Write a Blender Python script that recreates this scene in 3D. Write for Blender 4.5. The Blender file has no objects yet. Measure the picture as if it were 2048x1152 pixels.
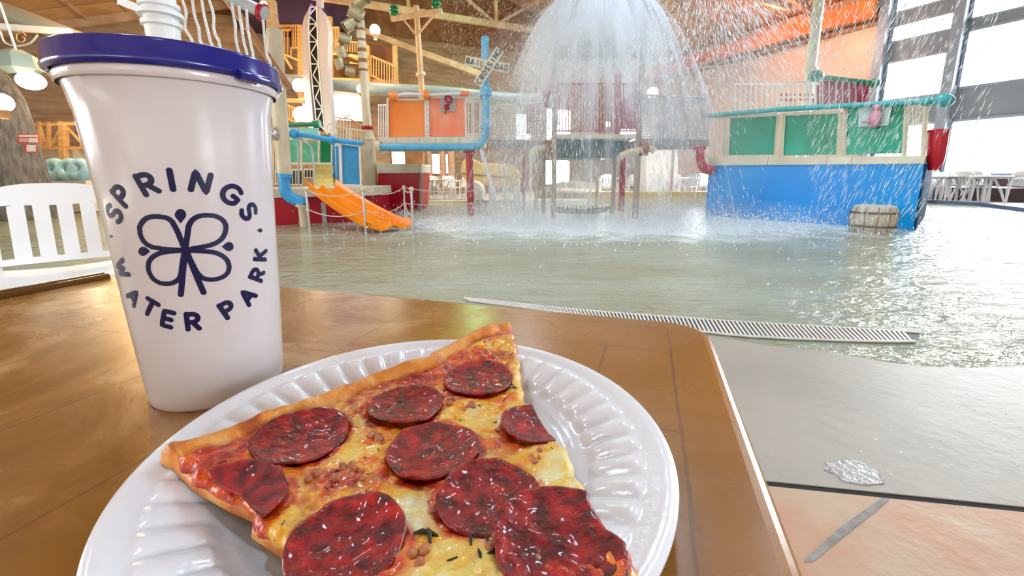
import bpy, bmesh, math, random
import numpy as np
from mathutils import Vector, Matrix, noise as mn
random.seed(7); rng = np.random.default_rng(7)
SC = bpy.context.scene; COL = SC.collection
# ------------------------------------------------------------------ camera
FP, PITCH, ROLL, CH, CX, CY = 850.0, math.radians(10.9), math.radians(0.5), 0.885, 1014.0, 514.0
cp, sp, cr, sr = math.cos(PITCH), math.sin(PITCH), math.cos(ROLL), math.sin(ROLL)
FW = np.array([0, cp, -sp]); _u = np.array([0, sp, cp]); _r = np.array([1., 0, 0])
RT = _r*cr - _u*sr; UP = _u*cr + _r*sr; CAM = np.array([0, 0, CH])
cam_d = bpy.data.cameras.new('camera'); cam = bpy.data.objects.new('camera', cam_d); COL.objects.link(cam)
cam_d.sensor_width = 36; cam_d.lens = FP/2048*36; cam_d.shift_x = (1024-CX)/2048; cam_d.shift_y = (CY-576)/2048
cam_d.clip_start = 0.01; cam_d.clip_end = 300
M = Matrix.Identity(4)
for i in range(3):
    M[i][0] = RT[i]; M[i][1] = UP[i]; M[i][2] = -FW[i]; M[i][3] = CAM[i]
cam.matrix_world = M; SC.camera = cam
# ------------------------------------------------------------------ view + world light
SC.view_settings.view_transform = 'Standard'; SC.view_settings.look = 'None'
SC.view_settings.gamma = 1; SC.view_settings.use_curve_mapping = False
SC.view_settings.exposure = 0.05
W = bpy.data.worlds.new('sky'); SC.world = W; W.use_nodes = True
nt = W.node_tree; nt.nodes.clear()
N = nt.nodes.new; L = nt.links.new
out = N('ShaderNodeOutputWorld'); bg = N('ShaderNodeBackground'); tc = N('ShaderNodeTexCoord')
def wdot(v):
    d = N('ShaderNodeVectorMath'); d.operation = 'DOT_PRODUCT'; L(tc.outputs['Generated'], d.inputs[0])
    vv = Vector(v).normalized(); d.inputs[1].default_value = vv; return d.outputs['Value']
def mrange(s, a, b, c, d, interp='SMOOTHSTEP'):
    m = N('ShaderNodeMapRange'); m.interpolation_type = interp; L(s, m.inputs[0])
    for k, x in enumerate((a, b, c, d)): m.inputs[k+1].default_value = x
    return m.outputs[0]
def madd(a, b):
    m = N('ShaderNodeMath'); m.operation = 'ADD'; L(a, m.inputs[0]); L(b, m.inputs[1]); return m.outputs[0]
# overcast winter sky: bright low sun side to the right, a second bright quarter on the left, dimmer behind
s1 = mrange(wdot((.86, .42, .25)), .30, .90, 0, 34.0)
s2 = mrange(wdot((-.93, .25, .30)), .30, .90, 0, 24.0)
base = mrange(wdot((0, -.6, .8)), -1, 1, 0.95, 1.2, 'LINEAR')
L(madd(madd(s1, s2), base), bg.inputs['Strength']); bg.inputs['Color'].default_value = (.90, .95, 1.0, 1)
L(bg.outputs[0], out.inputs[0])
SC.cycles.max_bounces = 6; SC.cycles.diffuse_bounces = 3; SC.cycles.glossy_bounces = 3
SC.cycles.transparent_max_bounces = 16; SC.cycles.transmission_bounces = 4; SC.cycles.volume_bounces = 1
SC.cycles.sample_clamp_indirect = 4; SC.cycles.caustics_reflective = False; SC.cycles.caustics_refractive = False

# unseen cool white fill lights, added to brighten table, deck and pool
for k_, (x_, y_, z_, pw, sz) in enumerate(((-2.5, 1.5, 5.5, 75, .5), (3.5, 3.5, 6.0, 75, .5), (-4.0, 7.5, 6.6, 130, 1.2), (1.0, -3.0, 6.0, 35, .8), (5.5, 6.0, 6.3, 150, 1.2), (-8, 4, 5.5, 60, 1.2), (0.6, 13.0, 7.0, 200, 1.2), (2.0, 6.0, 6.5, 130, 1.0))):
    l_ = bpy.data.lights.new('overhead_fill', 'AREA'); l_.shape = 'DISK'; l_.size = sz; l_.energy = pw; l_.color = (.66, .84, 1.0)
    lo_ = bpy.data.objects.new('overhead_fill', l_); COL.objects.link(lo_); lo_.location = (x_, y_, z_)

# ------------------------------------------------------------------ pixel helpers (2048x1152 frame)
def ray(px, py): return FW*FP + RT*(px-CX) + UP*(CY-py)
def G(px, py, z=0.0):
    d = ray(px, py); return CAM + d*((z-CH)/d[2])
def Q(px, py, Y):
    d = ray(px, py); return CAM + d*(Y/d[1])
def zat(p, ytop):
    k = (CY-ytop)/FP; w = UP-k*FW; return float(-(p[0]*w[0]+p[1]*w[1])/w[2]+CH)
def proj(p):
    v = np.array(p)-CAM; d = v@FW; return CX+FP*(v@RT)/d, CY-FP*(v@UP)/d
# hall frame: q = metres left of the right-hand wall, s = metres along it (away from the camera)
WP = np.array([13.65, 13.46]); WD = np.array([-.43, .903]); WN = np.array([-.903, -.43])
def HW(q, s, z): p = WP+WN*q+WD*s; return np.array([p[0], p[1], z])
def hallplane(px, py, q=None, s=None):
    d = ray(px, py); n, c = (WN, q) if q is not None else (WD, s)
    t = (c+WP@n)/(d[:2]@n); P = CAM+d*t
    return float((P[:2]-WP)@WN), float((P[:2]-WP)@WD), float(P[2])

# ------------------------------------------------------------------ materials
MATS = {}
def mat(name, col, rough=.5, metal=0., var=0., vs=8., vcol=None, bump=0., bs=30., spec=.5, emis=0., alpha=1., coat=0., trans=0., sss=0., stretch=(1, 1, 1)):
    if name in MATS: return MATS[name]
    m = bpy.data.materials.new(name); m.use_nodes = True; t = m.node_tree; p = t.nodes['Principled BSDF']
    c4 = (*col, 1); p.inputs['Base Color'].default_value = c4
    p.inputs['Roughness'].default_value = rough; p.inputs['Metallic'].default_value = metal
    p.inputs['Specular IOR Level'].default_value = spec; p.inputs['Alpha'].default_value = alpha
    p.inputs['Coat Weight'].default_value = coat; p.inputs['Coat Roughness'].default_value = .08
    p.inputs['Transmission Weight'].default_value = trans
    if sss: p.inputs['Subsurface Weight'].default_value = sss; p.inputs['Subsurface Scale'].default_value = .01
    if emis: p.inputs['Emission Color'].default_value = c4; p.inputs['Emission Strength'].default_value = emis
    if var or vcol or bump:
        tc = t.nodes.new('ShaderNodeTexCoord'); mp = t.nodes.new('ShaderNodeMapping'); mp.inputs['Scale'].default_value = stretch
        t.links.new(tc.outputs['Object'], mp.inputs[0])
    if var or vcol:
        n = t.nodes.new('ShaderNodeTexNoise'); n.inputs['Scale'].default_value = vs; n.inputs['Detail'].default_value = 5
        t.links.new(mp.outputs[0], n.inputs[0])
        r = t.nodes.new('ShaderNodeValToRGB'); r.color_ramp.elements[0].position = .35; r.color_ramp.elements[1].position = .65
        if vcol: a, b = col, vcol
        else: a, b = [x*(1-var) for x in col], [min(1, x*(1+var)) for x in col]
        r.color_ramp.elements[0].color = (*a, 1); r.color_ramp.elements[1].color = (*b, 1)
        t.links.new(n.outputs[0], r.inputs[0]); t.links.new(r.outputs[0], p.inputs['Base Color'])
    if bump:
        n2 = t.nodes.new('ShaderNodeTexNoise'); n2.inputs['Scale'].default_value = bs; n2.inputs['Detail'].default_value = 6
        b = t.nodes.new('ShaderNodeBump'); b.inputs['Strength'].default_value = bump; b.inputs['Distance'].default_value = .02
        t.links.new(mp.outputs[0], n2.inputs[0]); t.links.new(n2.outputs[0], b.inputs['Height']); t.links.new(b.outputs[0], p.inputs['Normal'])
    MATS[name] = m; return m

# ------------------------------------------------------------------ mesh builder
class MB:
    def __init__(s): s.v = []; s.f = []
    def add(s, vs, fs):
        o = len(s.v); s.v += [tuple(map(float, v)) for v in vs]; s.f += [tuple(i+o for i in f) for f in fs]; return s
    def box(s, c, d, rz=0., R=None):
        x, y, z = d[0]/2, d[1]/2, d[2]/2
        P = [Vector((i*x, j*y, k*z)) for i in (-1, 1) for j in (-1, 1) for k in (-1, 1)]
        R = R if R is not None else Matrix.Rotation(rz, 3, 'Z')
        P = [R@p+Vector(c) for p in P]
        return s.add(P, [(0, 1, 3, 2), (4, 6, 7, 5), (0, 4, 5, 1), (2, 3, 7, 6), (0, 2, 6, 4), (1, 5, 7, 3)])
    def bar(s, a, b, w, h=None, up=(0, 0, 1)):      # rectangular beam from a to b
        a, b = Vector(a), Vector(b); h = h or w; d = (b-a); ln = d.length
        if ln < 1e-6: return s
        d.normalize(); u = Vector(up)
        if abs(d.dot(u)) > .98: u = Vector((0, 1, 0))
        r = d.cross(u).normalized(); u = r.cross(d)
        R = Matrix((r, d, u)).transposed()
        return s.box((a+b)/2, (w, ln, h), R=R)
    def prism(s, poly, vec):                         # polygon extruded by vec
        n = len(poly); P = [Vector(p) for p in poly]; V = Vector(vec)
        return s.add(P+[p+V for p in P], [tuple(range(n)), tuple(range(2*n-1, n-1, -1))]+[(i, i+n, (i+1) % n+n, (i+1) % n) for i in range(n)])
    def tube(s, pts, r, seg=10, closed=False, caps=True):
        P = [Vector(p) for p in pts]; n = len(P); rs = r if hasattr(r, '__len__') else [r]*n
        prev = None; vs = []
        for i, p in enumerate(P):
            if closed: d = P[(i+1) % n]-P[i-1]
            else: d = P[min(i+1, n-1)]-P[max(i-1, 0)]
            if d.length < 1e-9: d = Vector((0, 0, 1))
            d.normalize()
            if prev is None:
                u = Vector((0, 0, 1)) if abs(d.z) < .9 else Vector((1, 0, 0)); a = d.cross(u).normalized()
            else: a = (prev-d*prev.dot(d)).normalized()
            prev = a; b = d.cross(a)
            for k in range(seg):
                t = 2*math.pi*k/seg; vs.append(p+(a*math.cos(t)+b*math.sin(t))*rs[i])
        fs = []
        for i in range(n if closed else n-1):
            j = (i+1) % n
            for k in range(seg): fs.append((i*seg+k, i*seg+(k+1) % seg, j*seg+(k+1) % seg, j*seg+k))
        if caps and not closed: fs += [tuple(range(seg))[::-1], tuple(range((n-1)*seg, n*seg))]
        return s.add(vs, fs)
    def cyl(s, a, b, r, r2=None, seg=16): return s.tube([a, b], [r, r if r2 is None else r2], seg)
    def lathe(s, prof, c=(0, 0, 0), seg=32, R=None, capb=False, capt=False):
        vs = []; c = Vector(c)
        for r, z in prof:
            for k in range(seg):
                t = 2*math.pi*k/seg; p = Vector((r*math.cos(t), r*math.sin(t), z)); vs.append((R@p if R else p)+c)
        n = len(prof); fs = [(i*seg+k, i*seg+(k+1) % seg, (i+1)*seg+(k+1) % seg, (i+1)*seg+k) for i in range(n-1) for k in range(seg)]
        if capb: fs.append(tuple(range(seg))[::-1])
        if capt: fs.append(tuple(range((n-1)*seg, n*seg)))
        return s.add(vs, fs)
    def ball(s, c, r, seg=12, sc=(1, 1, 1)):
        n = max(4, seg//2); pr = [(r*max(1e-4, math.sin(math.pi*i/n)), -r*math.cos(math.pi*i/n)) for i in range(n+1)]
        vs = []; c = Vector(c)
        for rr, z in pr:
            for k in range(seg):
                t = 2*math.pi*k/seg; vs.append(c+Vector((rr*math.cos(t)*sc[0], rr*math.sin(t)*sc[1], z*sc[2])))
        return s.add(vs, [(i*seg+k, i*seg+(k+1) % seg, (i+1)*seg+(k+1) % seg, (i+1)*seg+k) for i in range(n) for k in range(seg)])
    def build(s, name, m, parent=None, smooth=35, label=None, bevel=0.):
        me = bpy.data.meshes.new(name)
        off = Vector(parent.get('_w', (0, 0, 0))) if parent is not None else Vector((0, 0, 0))
        me.from_pydata([tuple(Vector(v)-off) for v in s.v], [], s.f); me.update()
        o = bpy.data.objects.new(name, me); COL.objects.link(o)
        if m: me.materials.append(m)
        if parent is not None: o.parent = parent; o['_w'] = parent.get('_w', (0, 0, 0))
        if smooth:
            me.polygons.foreach_set('use_smooth', [True]*len(me.polygons))
            if smooth < 180: me.set_sharp_from_angle(angle=math.radians(smooth))
        if bevel:
            b = o.modifiers.new('bevel', 'BEVEL'); b.width = bevel; b.segments = 2; b.limit_method = 'ANGLE'
        if label: o['label'] = label
        return o
def tag(o, label, cat, group=None, kind=None):
    o['label'] = label; o['category'] = cat
    if group: o['group'] = group
    if kind: o['kind'] = kind
    return o
def thing(name, label, cat, loc=(0, 0, 0), group=None, rz=0.):
    o = bpy.data.objects.new(name, None); COL.objects.link(o); o.location = tuple(map(float, loc)); o.rotation_euler = (0, 0, rz)
    o.empty_display_size = .1; o['_w'] = tuple(map(float, loc)) if rz == 0 else (0, 0, 0)
    return tag(o, label, cat, group)
def local(name, label, cat, loc, group=None, rz=0.):      # thing whose parts are written in its own coordinates
    o = thing(name, label, cat, loc, group, rz); o['_w'] = (0, 0, 0); return o
def struct(name, mb, m, **k):
    o = mb.build(name, m, **k); o['kind'] = 'structure'; return o
def copy_tree(o, loc, rz, label, group=None):
    def cp_(x, par):
        c = x.copy(); COL.objects.link(c); c.parent = par
        for ch in list(x.children): cp_(ch, c)
        return c
    r = cp_(o, None); r.location = tuple(map(float, loc)); r.rotation_euler = (0, 0, rz); r['label'] = label
    if group: r['group'] = group
    return r
def qp(pts, Y):                                            # pixel polygon standing at depth Y
    return [Q(x, y, Y) for x, y in pts]
def panel(mb, pts, Y, t=.05):                              # upright slab, outline from pixels
    return mb.prism(qp(pts, Y), (0, t, 0))
def smoothpath(pts, n=8):                                  # Catmull-Rom
    P = [np.array(p, float) for p in pts]; P = [2*P[0]-P[1]]+P+[2*P[-1]-P[-2]]; o = []
    for i in range(1, len(P)-2):
        for k in range(n):
            t = k/n; a, b, c, d = P[i-1:i+3]
            o.append(.5*((2*b)+(c-a)*t+(2*a-5*b+4*c-d)*t*t+(3*b-a-3*c+d)*t**3))
    return o+[P[-2]]
# ================================================================== HALL SHELL
m_deck = mat('deck_concrete', (.41, .39, .335), .5, vcol=(.35, .34, .30), vs=2.6, bump=.16, bs=16, spec=.3)
m_deck2 = mat('deck_concrete_salmon', (.54, .30, .18), .5, vcol=(.52, .40, .28), vs=4.0, bump=.3, bs=12, spec=.3)
m_black = mat('gap_black', (.01, .01, .012), .8)
m_white = mat('white_plastic', (.80, .81, .82), .35)
m_whitep = mat('white_paint', (.74, .73, .70), .5, var=.08, vs=5)
m_wood = mat('warm_timber', (.52, .27, .10), .55, vcol=(.68, .40, .17), vs=3, stretch=(1, 1, 6))
m_woodd = mat('dark_timber', (.20, .09, .035), .6, vcol=(.32, .16, .07), vs=3)
m_steel = mat('stainless_steel', (.62, .62, .60), .25, metal=.9)
m_grey = mat('grey_paint', (.42, .45, .47), .45, var=.08)
# deck in front of the pool, split by the expansion joint
shore = [G(-2600, 610)[:2], G(-700, 600)[:2], G(0, 592)[:2], G(560, 592)[:2], G(760, 596)[:2], G(950, 606)[:2], G(1180, 634)[:2], G(1420, 672)[:2], G(1560, 694)[:2],
         G(1660, 704)[:2], G(1760, 722)[:2], G(1860, 733)[:2], G(2000, 735)[:2], G(2200, 728)[:2], G(2700, 700)[:2], G(3600, 640)[:2], np.array([14, 2.0])]
J0, J1 = np.array([.78, 1.08]), np.array([1.37, .98]); jd = (J1-J0)/np.linalg.norm(J1-J0); jn = np.array([-jd[1], jd[0]])
ja, jb = J0-jd*9, J0+jd*9
sh = [tuple(p) for p in smoothpath(shore, 6)]
struct('floor', MB().prism([(*(ja+jn*.013), 0), (*(jb+jn*.013), 0)]+[(*p, 0) for p in sh[::-1]], (0, 0, -.12)), m_deck, smooth=0)
struct('floor', MB().prism([(*(ja-jn*.010), 0), (-9, -4, 0), (9, -4, 0), (*(jb-jn*.010), 0)][::-1], (0, 0, -.12)), m_deck2, smooth=0)
struct('floor', MB().prism([(*(ja-jn*.0102), -.003), (*(jb-jn*.0102), -.003), (*(jb+jn*.0132), -.003), (*(ja+jn*.0132), -.003)], (0, 0, -.05)), m_black, smooth=0)
gl = [np.array(G(*p)) for p in ((1606, 1124), (1626, 1124), (1690, 1072), (1745, 1028), (1779, 999), (1765, 996), (1730, 1020), (1672, 1062))]
struct('trim_1', MB().prism([(p[0], p[1], .0015) for p in gl], (0, 0, -.004)), mat('grout_grey', (.30, .30, .29), .8, var=.2, vs=30), smooth=0)
# pool basin floor under everything
struct('floor', MB().box((0, 12, -.5), (60, 44, .1)), mat('basin', (.5, .5, .42), .8), smooth=0)
# far decks (left, back, right) and their kerbs
m_far = mat('far_deck', (.62, .60, .56), .6, var=.1, vs=1)
def deckpoly(px, z=.0): return [(*G(x, y)[:2], z) for x, y in px]
far = [(60, 413), (300, 410), (540, 405), (850, 403), (1000, 404), (1110, 402), (1260, 402), (1420, 402), (1560, 403), (1870, 406), (1960, 411), (2060, 424), (2200, 440), (2500, 470)]
fp = [G(x, y)[:2] for x, y in far]
poly = [(*p, .02) for p in fp]+[(*HW(-1, -14, 0)[:2], .02), (*HW(-1, 16, 0)[:2], .02), (*HW(30, 16, 0)[:2], .02), (*HW(30, 1, 0)[:2], .02)]
struct('floor', MB().prism(poly[::-1], (0, 0, -.3)), m_far, smooth=0)
mb = MB()
for a, b in zip(fp[8:-1], fp[9:]): mb.bar((*a, .03), (*b, .03), .10, .10)
struct('trim_2', mb, mat('blue_kerb', (.07, .13, .28), .35), smooth=0)
# yellow bench wall beyond the tower
mb = MB()
a, b = G(1170, 405), G(1425, 406)
mb.bar((a[0], a[1]-.3, .16), (b[0], b[1]-.3, .16), .35, .40)
tag(mb.build('low_wall', mat('yellow_wall', (.78, .52, .10), .5, var=.1), smooth=0, bevel=.02), 'low yellow painted wall along the pool edge behind the tower', 'wall')
# ---- water
def water_mat():
    m = bpy.data.materials.new('pool_water'); m.use_nodes = True; t = m.node_tree; p = t.nodes['Principled BSDF']; n = t.nodes.new; l = t.links.new
    tc = n('ShaderNodeTexCoord'); mp = n('ShaderNodeMapping'); l(tc.outputs['Object'], mp.inputs[0]); mp.inputs['Rotation'].default_value = (0, 0, .35); mp.inputs['Scale'].default_value = (.6, 1.3, 1)
    a = n('ShaderNodeTexNoise'); a.inputs['Scale'].default_value = .9; a.inputs['Detail'].default_value = 4; l(mp.outputs[0], a.inputs[0])
    r = n('ShaderNodeValToRGB'); e = r.color_ramp.elements
    e[0].position, e[0].color = .35, (.31, .32, .19, 1); e[1].position, e[1].color = .65, (.41, .45, .34, 1)
    l(a.outputs[0], r.inputs[0]); l(r.outputs[0], p.inputs['Base Color'])
    # churned foam around the landing water, whitened to paint in bright mist
    def vm(op, x, y=None):
        q = n('ShaderNodeVectorMath'); q.operation = op; l(x, q.inputs[0])
        if y is not None: q.inputs[1].default_value = y
        return q
    d1 = vm('MULTIPLY', vm('SUBTRACT', tc.outputs['Object'], (2.6, 8.4, 0)).outputs[0], (.20, .38, 0)); ln = vm('LENGTH', d1.outputs[0]).outputs['Value']
    fn = n('ShaderNodeTexNoise'); fn.inputs['Scale'].default_value = 2.2; fn.inputs['Detail'].default_value = 7; l(tc.outputs['Object'], fn.inputs[0])
    ad0 = n('ShaderNodeMath'); ad0.operation = 'MULTIPLY_ADD'; l(fn.outputs[0], ad0.inputs[0]); ad0.inputs[1].default_value = -.9; l(ln, ad0.inputs[2])
    fr = n('ShaderNodeMapRange'); fr.interpolation_type = 'SMOOTHSTEP'; l(ad0.outputs[0], fr.inputs[0]); fr.inputs[1].default_value = .20; fr.inputs[2].default_value = .85; fr.inputs[3].default_value = .9; fr.inputs[4].default_value = 0
    mf = n('ShaderNodeMix'); mf.data_type = 'RGBA'; l(fr.outputs[0], mf.inputs[0]); l(r.outputs[0], mf.inputs[6]); mf.inputs[7].default_value = (.76, .87, .92, 1); l(mf.outputs[2], p.inputs['Base Color'])
    rr = n('ShaderNodeMapRange'); l(fr.outputs[0], rr.inputs[0]); rr.inputs[3].default_value = .05; rr.inputs[4].default_value = .35; l(rr.outputs[0], p.inputs['Roughness']); p.inputs['IOR'].default_value = 1.36
    w1 = n('ShaderNodeTexNoise'); w1.inputs['Scale'].default_value = 4.5; w1.inputs['Detail'].default_value = 5; w1.inputs['Roughness'].default_value = .55; w1.inputs['Distortion'].default_value = .8; l(mp.outputs[0], w1.inputs[0])
    w2 = n('ShaderNodeTexNoise'); w2.inputs['Scale'].default_value = 22; w2.inputs['Detail'].default_value = 3; l(mp.outputs[0], w2.inputs[0])
    ad = n('ShaderNodeMath'); ad.operation = 'MULTIPLY_ADD'; l(w2.outputs[0], ad.inputs[0]); ad.inputs[1].default_value = .26; l(w1.outputs[0], ad.inputs[2])
    b = n('ShaderNodeBump'); b.inputs['Strength'].default_value = .9; b.inputs['Distance'].default_value = .10; l(ad.outputs[0], b.inputs['Height']); l(b.outputs[0], p.inputs['Normal'])
    return m
WZ = -.004
mb = MB(); mb.prism([(*p, WZ) for p in sh]+[(24, 4, WZ), (24, 34, WZ), (-30, 34, WZ), (-30, 4, WZ)], (0, 0, -.2))
o = mb.build('pool_water', water_mat(), smooth=0); tag(o, 'rippled olive green shallow water filling the indoor pool', 'water', kind='stuff')
# ---- drain grate under the waterline
def grate():
    near = smoothpath([G(*p) for p in ((940, 603), (1180, 634), (1430, 668), (1560, 678), (1660, 682), (1760, 685), (1830, 685))], 30)
    farl = smoothpath([G(*p) for p in ((945, 599), (1185, 624), (1440, 643), (1570, 651), (1670, 657), (1770, 663), (1840, 667))], 30)
    n = int(np.hypot(*np.diff(np.array(near)[:, :2], axis=0).T).sum()/.0225)
    def rs(P):
        P = np.array(P); L_ = np.r_[0, np.cumsum(np.hypot(*np.diff(P[:, :2], axis=0).T))]; t_ = np.linspace(0, L_[-1], n); return [np.array([np.interp(x, L_, P[:, k]) for k in range(3)]) for x in t_]
    near, farl = rs(near), rs(farl)
    r = thing('drain_grate', 'long white slatted drain grate curving along the water edge', 'grate', near[60])
    c = MB(); f = MB(); n = len(near)
    for i in range(n-1):
        a, b, d, e = [np.array([p[0], p[1], 0.003]) for p in (near[i], near[i+1], farl[i+1], farl[i])]
        c.add([a, b, d, e], [(0, 1, 2, 3)])
    for L_ in (near, farl):
        for i in range(0, n-1, 3):
            a, b = L_[i], L_[min(i+3, n-1)]; f.bar((a[0], a[1], .007), (b[0], b[1], .007), .012, .008)
    c.build('channel', mat('grate_shadow', (.05, .05, .04), .6), r, smooth=0); f.build('frame', m_whitep, r, smooth=0)
    s = MB(); acc = 0
    for i in range(n-1):
        seg = 1; k = 1
        for j in range(k):
            t = 0; a = near[i]*(1-t)+near[i+1]*t; b = farl[i]*(1-t)+farl[i+1]*t
            b = b+(near[i+1]-near[i])*(-3.0)
            s.bar((a[0], a[1], .008), (b[0], b[1], .008), .011, .008)
    s.build('slats', m_whitep, r, smooth=0)
grate()
# ---- right wall with its tall windows
m_wallr = mat('peach_lit_wall', (.62, .47, .38), .7, var=.05, vs=1)  # peach tint of the orange lighting put into this wall colour
m_frame = mat('window_frame_grey', (.30, .37, .46), .5, var=.08)
def glass_mat():
    m = bpy.data.materials.new('window_glass'); m.use_nodes = True; t = m.node_tree; t.nodes.clear(); n = t.nodes.new
    o_ = n('ShaderNodeOutputMaterial'); mx = n('ShaderNodeMixShader'); a = n('ShaderNodeBsdfTransparent'); g = n('ShaderNodeBsdfGlossy'); g.inputs['Roughness'].default_value = .02
    mx.inputs[0].default_value = .06; t.links.new(a.outputs[0], mx.inputs[1]); t.links.new(g.outputs[0], mx.inputs[2]); t.links.new(mx.outputs[0], o_.inputs[0]); return m
m_glass = glass_mat()
EAVE = 6.9
def hbox(mb, q0, q1, s0, s1, z0, z1):
    b = [HW(q0, s0, z0), HW(q1, s0, z0), HW(q1, s1, z0), HW(q0, s1, z0)]
    return mb.prism([tuple(x) for x in b][::-1], (0, 0, z1-z0))
def hwall(name, m, axis, a0, a1, zt, cols, fixed, thick, frame_m, start):
    """wall along an axis ('s' or 'q') with window rows per column; returns next window number"""
    mb = MB(); put = (lambda u0, u1, z0, z1: hbox(mb, fixed-thick, fixed, u0, u1, z0, z1)) if axis == 's' else (lambda u0, u1, z0, z1: hbox(mb, u0, u1, fixed, fixed+thick, z0, z1))
    u = a0; k = start
    for c0, c1, rows in sorted(cols):
        if c0 > u: put(u, c0, 0, zt)
        z = 0
        for z0, z1 in rows: put(c0, c1, z, z0); z = z1
        put(c0, c1, z, zt); u = c1
    if a1 > u: put(u, a1, 0, zt)
    struct(name, mb, m, smooth=0)
    for c0, c1, rows in sorted(cols):
        for z0, z1 in rows:
            f = MB(); g = MB(); e = .07; d0, d1 = (fixed-thick*.7, fixed+.04) if axis == 's' else (fixed-.04, fixed+thick*.7)
            P = (lambda mb_, u0, u1, y0, y1: hbox(mb_, d0, d1, u0, u1, y0, y1)) if axis == 's' else (lambda mb_, u0, u1, y0, y1: hbox(mb_, u0, u1, d0, d1, y0, y1))
            P(f, c0, c1, z0, z0+e); P(f, c0, c1, z1-e, z1); P(f, c0, c0+e, z0, z1); P(f, c1-e, c1, z0, z1)
            w = struct('window_%d' % k, f, frame_m, smooth=0); k += 1
            dm = (d0+d1)/2
            if axis == 's': hbox(g, dm-.006, dm+.006, c0+e, c1-e, z0+e, z1-e)
            else: hbox(g, c0+e, c1-e, dm-.006, dm+.006, z0+e, z1-e)
            g.build('pane', m_glass, w, smooth=0)
    return k
r1 = [(.75, 2.43), (3.2, 4.5), (5.05, 5.62), (5.95, 6.8)]; r2 = [(.75, 2.43), (3.3, 4.97), (5.2, 6.8)]
cols = [(.38, 1.95, r1), (-1.85, 0.08, r2), (-4.0, -2.1, r2)]
k = hwall('wall_right', mat('grey_wall', (.26, .30, .35), .7, var=.05, vs=1), 's', -26, 2.1, EAVE, cols, 0, .3, m_frame, 1)
k = hwall('wall_right', m_wallr, 's', 2.1, 14.4, EAVE, [], 0, .3, m_frame, k)
mb = MB()                                                  # steel columns between the windows, dark wainscot
for s_ in (2.12, .23, -1.97): hbox(mb, .0, .28, s_-.13, s_+.13, 0, EAVE)
struct('trim_3', mb, m_frame, smooth=0)
mb = MB(); hbox(mb, .02, .10, -26, 2.0, 0, .72)
struct('baseboard_right', mb, mat('dark_wainscot', (.06, .03, .03), .5, var=.3, vs=3), smooth=0)
mb = MB(); hbox(mb, .0, .25, 2.3, 14, 5.75, 5.83); hbox(mb, .0, .25, 2.3, 14, 5.95, 6.0)
struct('trim_4', mb, m_woodd, smooth=0)
mb = MB(); hbox(mb, .0, .5, 2.3, 14, 6.0, 6.55)
struct('trim_5', mb, mat('orange_soffit', (.72, .28, .08), .6, vcol=(.55, .12, .05), vs=1), smooth=0)
# ---- back wall
m_wallb = mat('cream_wall', (.70, .62, .50), .7, var=.06, vs=1)
m_wallbb = mat('brown_siding', (.42, .29, .19), .7, vcol=(.27, .17, .10), vs=1.2, stretch=(1, 1, 6))
bq = lambda px: hallplane(px, 300, s=14)[0]
def bz(px, py): return hallplane(px, py, s=14)[2]
bcols = []
for x0, x1, rows in [(610, 650, [(235, 170)]), (672, 745, [(245, 185)]), (780, 812, [(375, 300)]), (860, 905, [(350, 305)]), (1030, 1064, [(290, 225)]), (1085, 1142, [(372, 318), (285, 215)]),
                     (1236, 1270, [(290, 225)]), (1330, 1395, [(355, 300)])]:
    q1, q0 = bq(x0), bq(x1); xm = (x0+x1)/2
    bcols.append((q0, q1, [(max(.3, bz(xm, a)), bz(xm, b)) for a, b in rows]))
k = hwall('wall_back', m_wallbb, 'q', -.3, 28.8, 6.9, bcols, 14, .3, m_woodd, k)
# ---- left wall with big bright windows
lcols = [(s0, s0+2.2, [(.9, 2.3), (2.7, 4.0)]) for s0 in (-3.9, -1.1, 1.7)]
_a, _b = hallplane(62, 220, q=29.1), hallplane(176, 220, q=29.1); print('LW', _a, _b, hallplane(120, 250, q=29.1), hallplane(120, 188, q=29.1))
lcols.append((max(_a[1], 4.2), min(_b[1], 13.8), [(max(.5, hallplane(120, 262, q=29.1)[2]), min(4.4, hallplane(120, 186, q=29.1)[2]))]))
k = hwall('wall_left', m_wallb, 's', -26, 14.4, 4.8, lcols, 29.1, .3, m_wood, k)
# ---- roof: two timber slopes with rafters
def roof_mat():
    m = bpy.data.materials.new('roof_boards'); m.use_nodes = True; t = m.node_tree; p = t.nodes['Principled BSDF']; n = t.nodes.new; l = t.links.new
    tc = n('ShaderNodeTexCoord'); mp = n('ShaderNodeMapping'); l(tc.outputs['Object'], mp.inputs[0]); mp.inputs['Rotation'].default_value = (0, 0, math.radians(-25.5))
    w = n('ShaderNodeTexBrick'); w.inputs['Color1'].default_value = (.66, .41, .20, 1); w.inputs['Color2'].default_value = (.50, .29, .13, 1); w.inputs['Mortar'].default_value = (.12, .06, .03, 1)
    w.inputs['Scale'].default_value = 1; w.inputs['Brick Width'].default_value = 2.4; w.inputs['Row Height'].default_value = 1.1; w.inputs['Mortar Size'].default_value = .018
    l(mp.outputs[0], w.inputs[0]); nz = n('ShaderNodeTexNoise'); nz.inputs['Scale'].default_value = 1.2; nz.inputs['Detail'].default_value = 5; l(mp.outputs[0], nz.inputs[0])
    mx = n('ShaderNodeMix'); mx.data_type = 'RGBA'; mx.blend_type = 'MULTIPLY'; mx.inputs[0].default_value = .6; l(w.outputs[0], mx.inputs[6])
    r = n('ShaderNodeValToRGB'); r.color_ramp.elements[0].color = (.6, .5, .42, 1); r.color_ramp.elements[1].color = (1, 1, 1, 1); r.color_ramp.elements[0].position = .35; r.color_ramp.elements[1].position = .6
    l(nz.outputs[0], r.inputs[0]); l(r.outputs[0], mx.inputs[7]); l(mx.outputs[2], p.inputs['Base Color']); p.inputs['Roughness'].default_value = .6; return m
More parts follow.
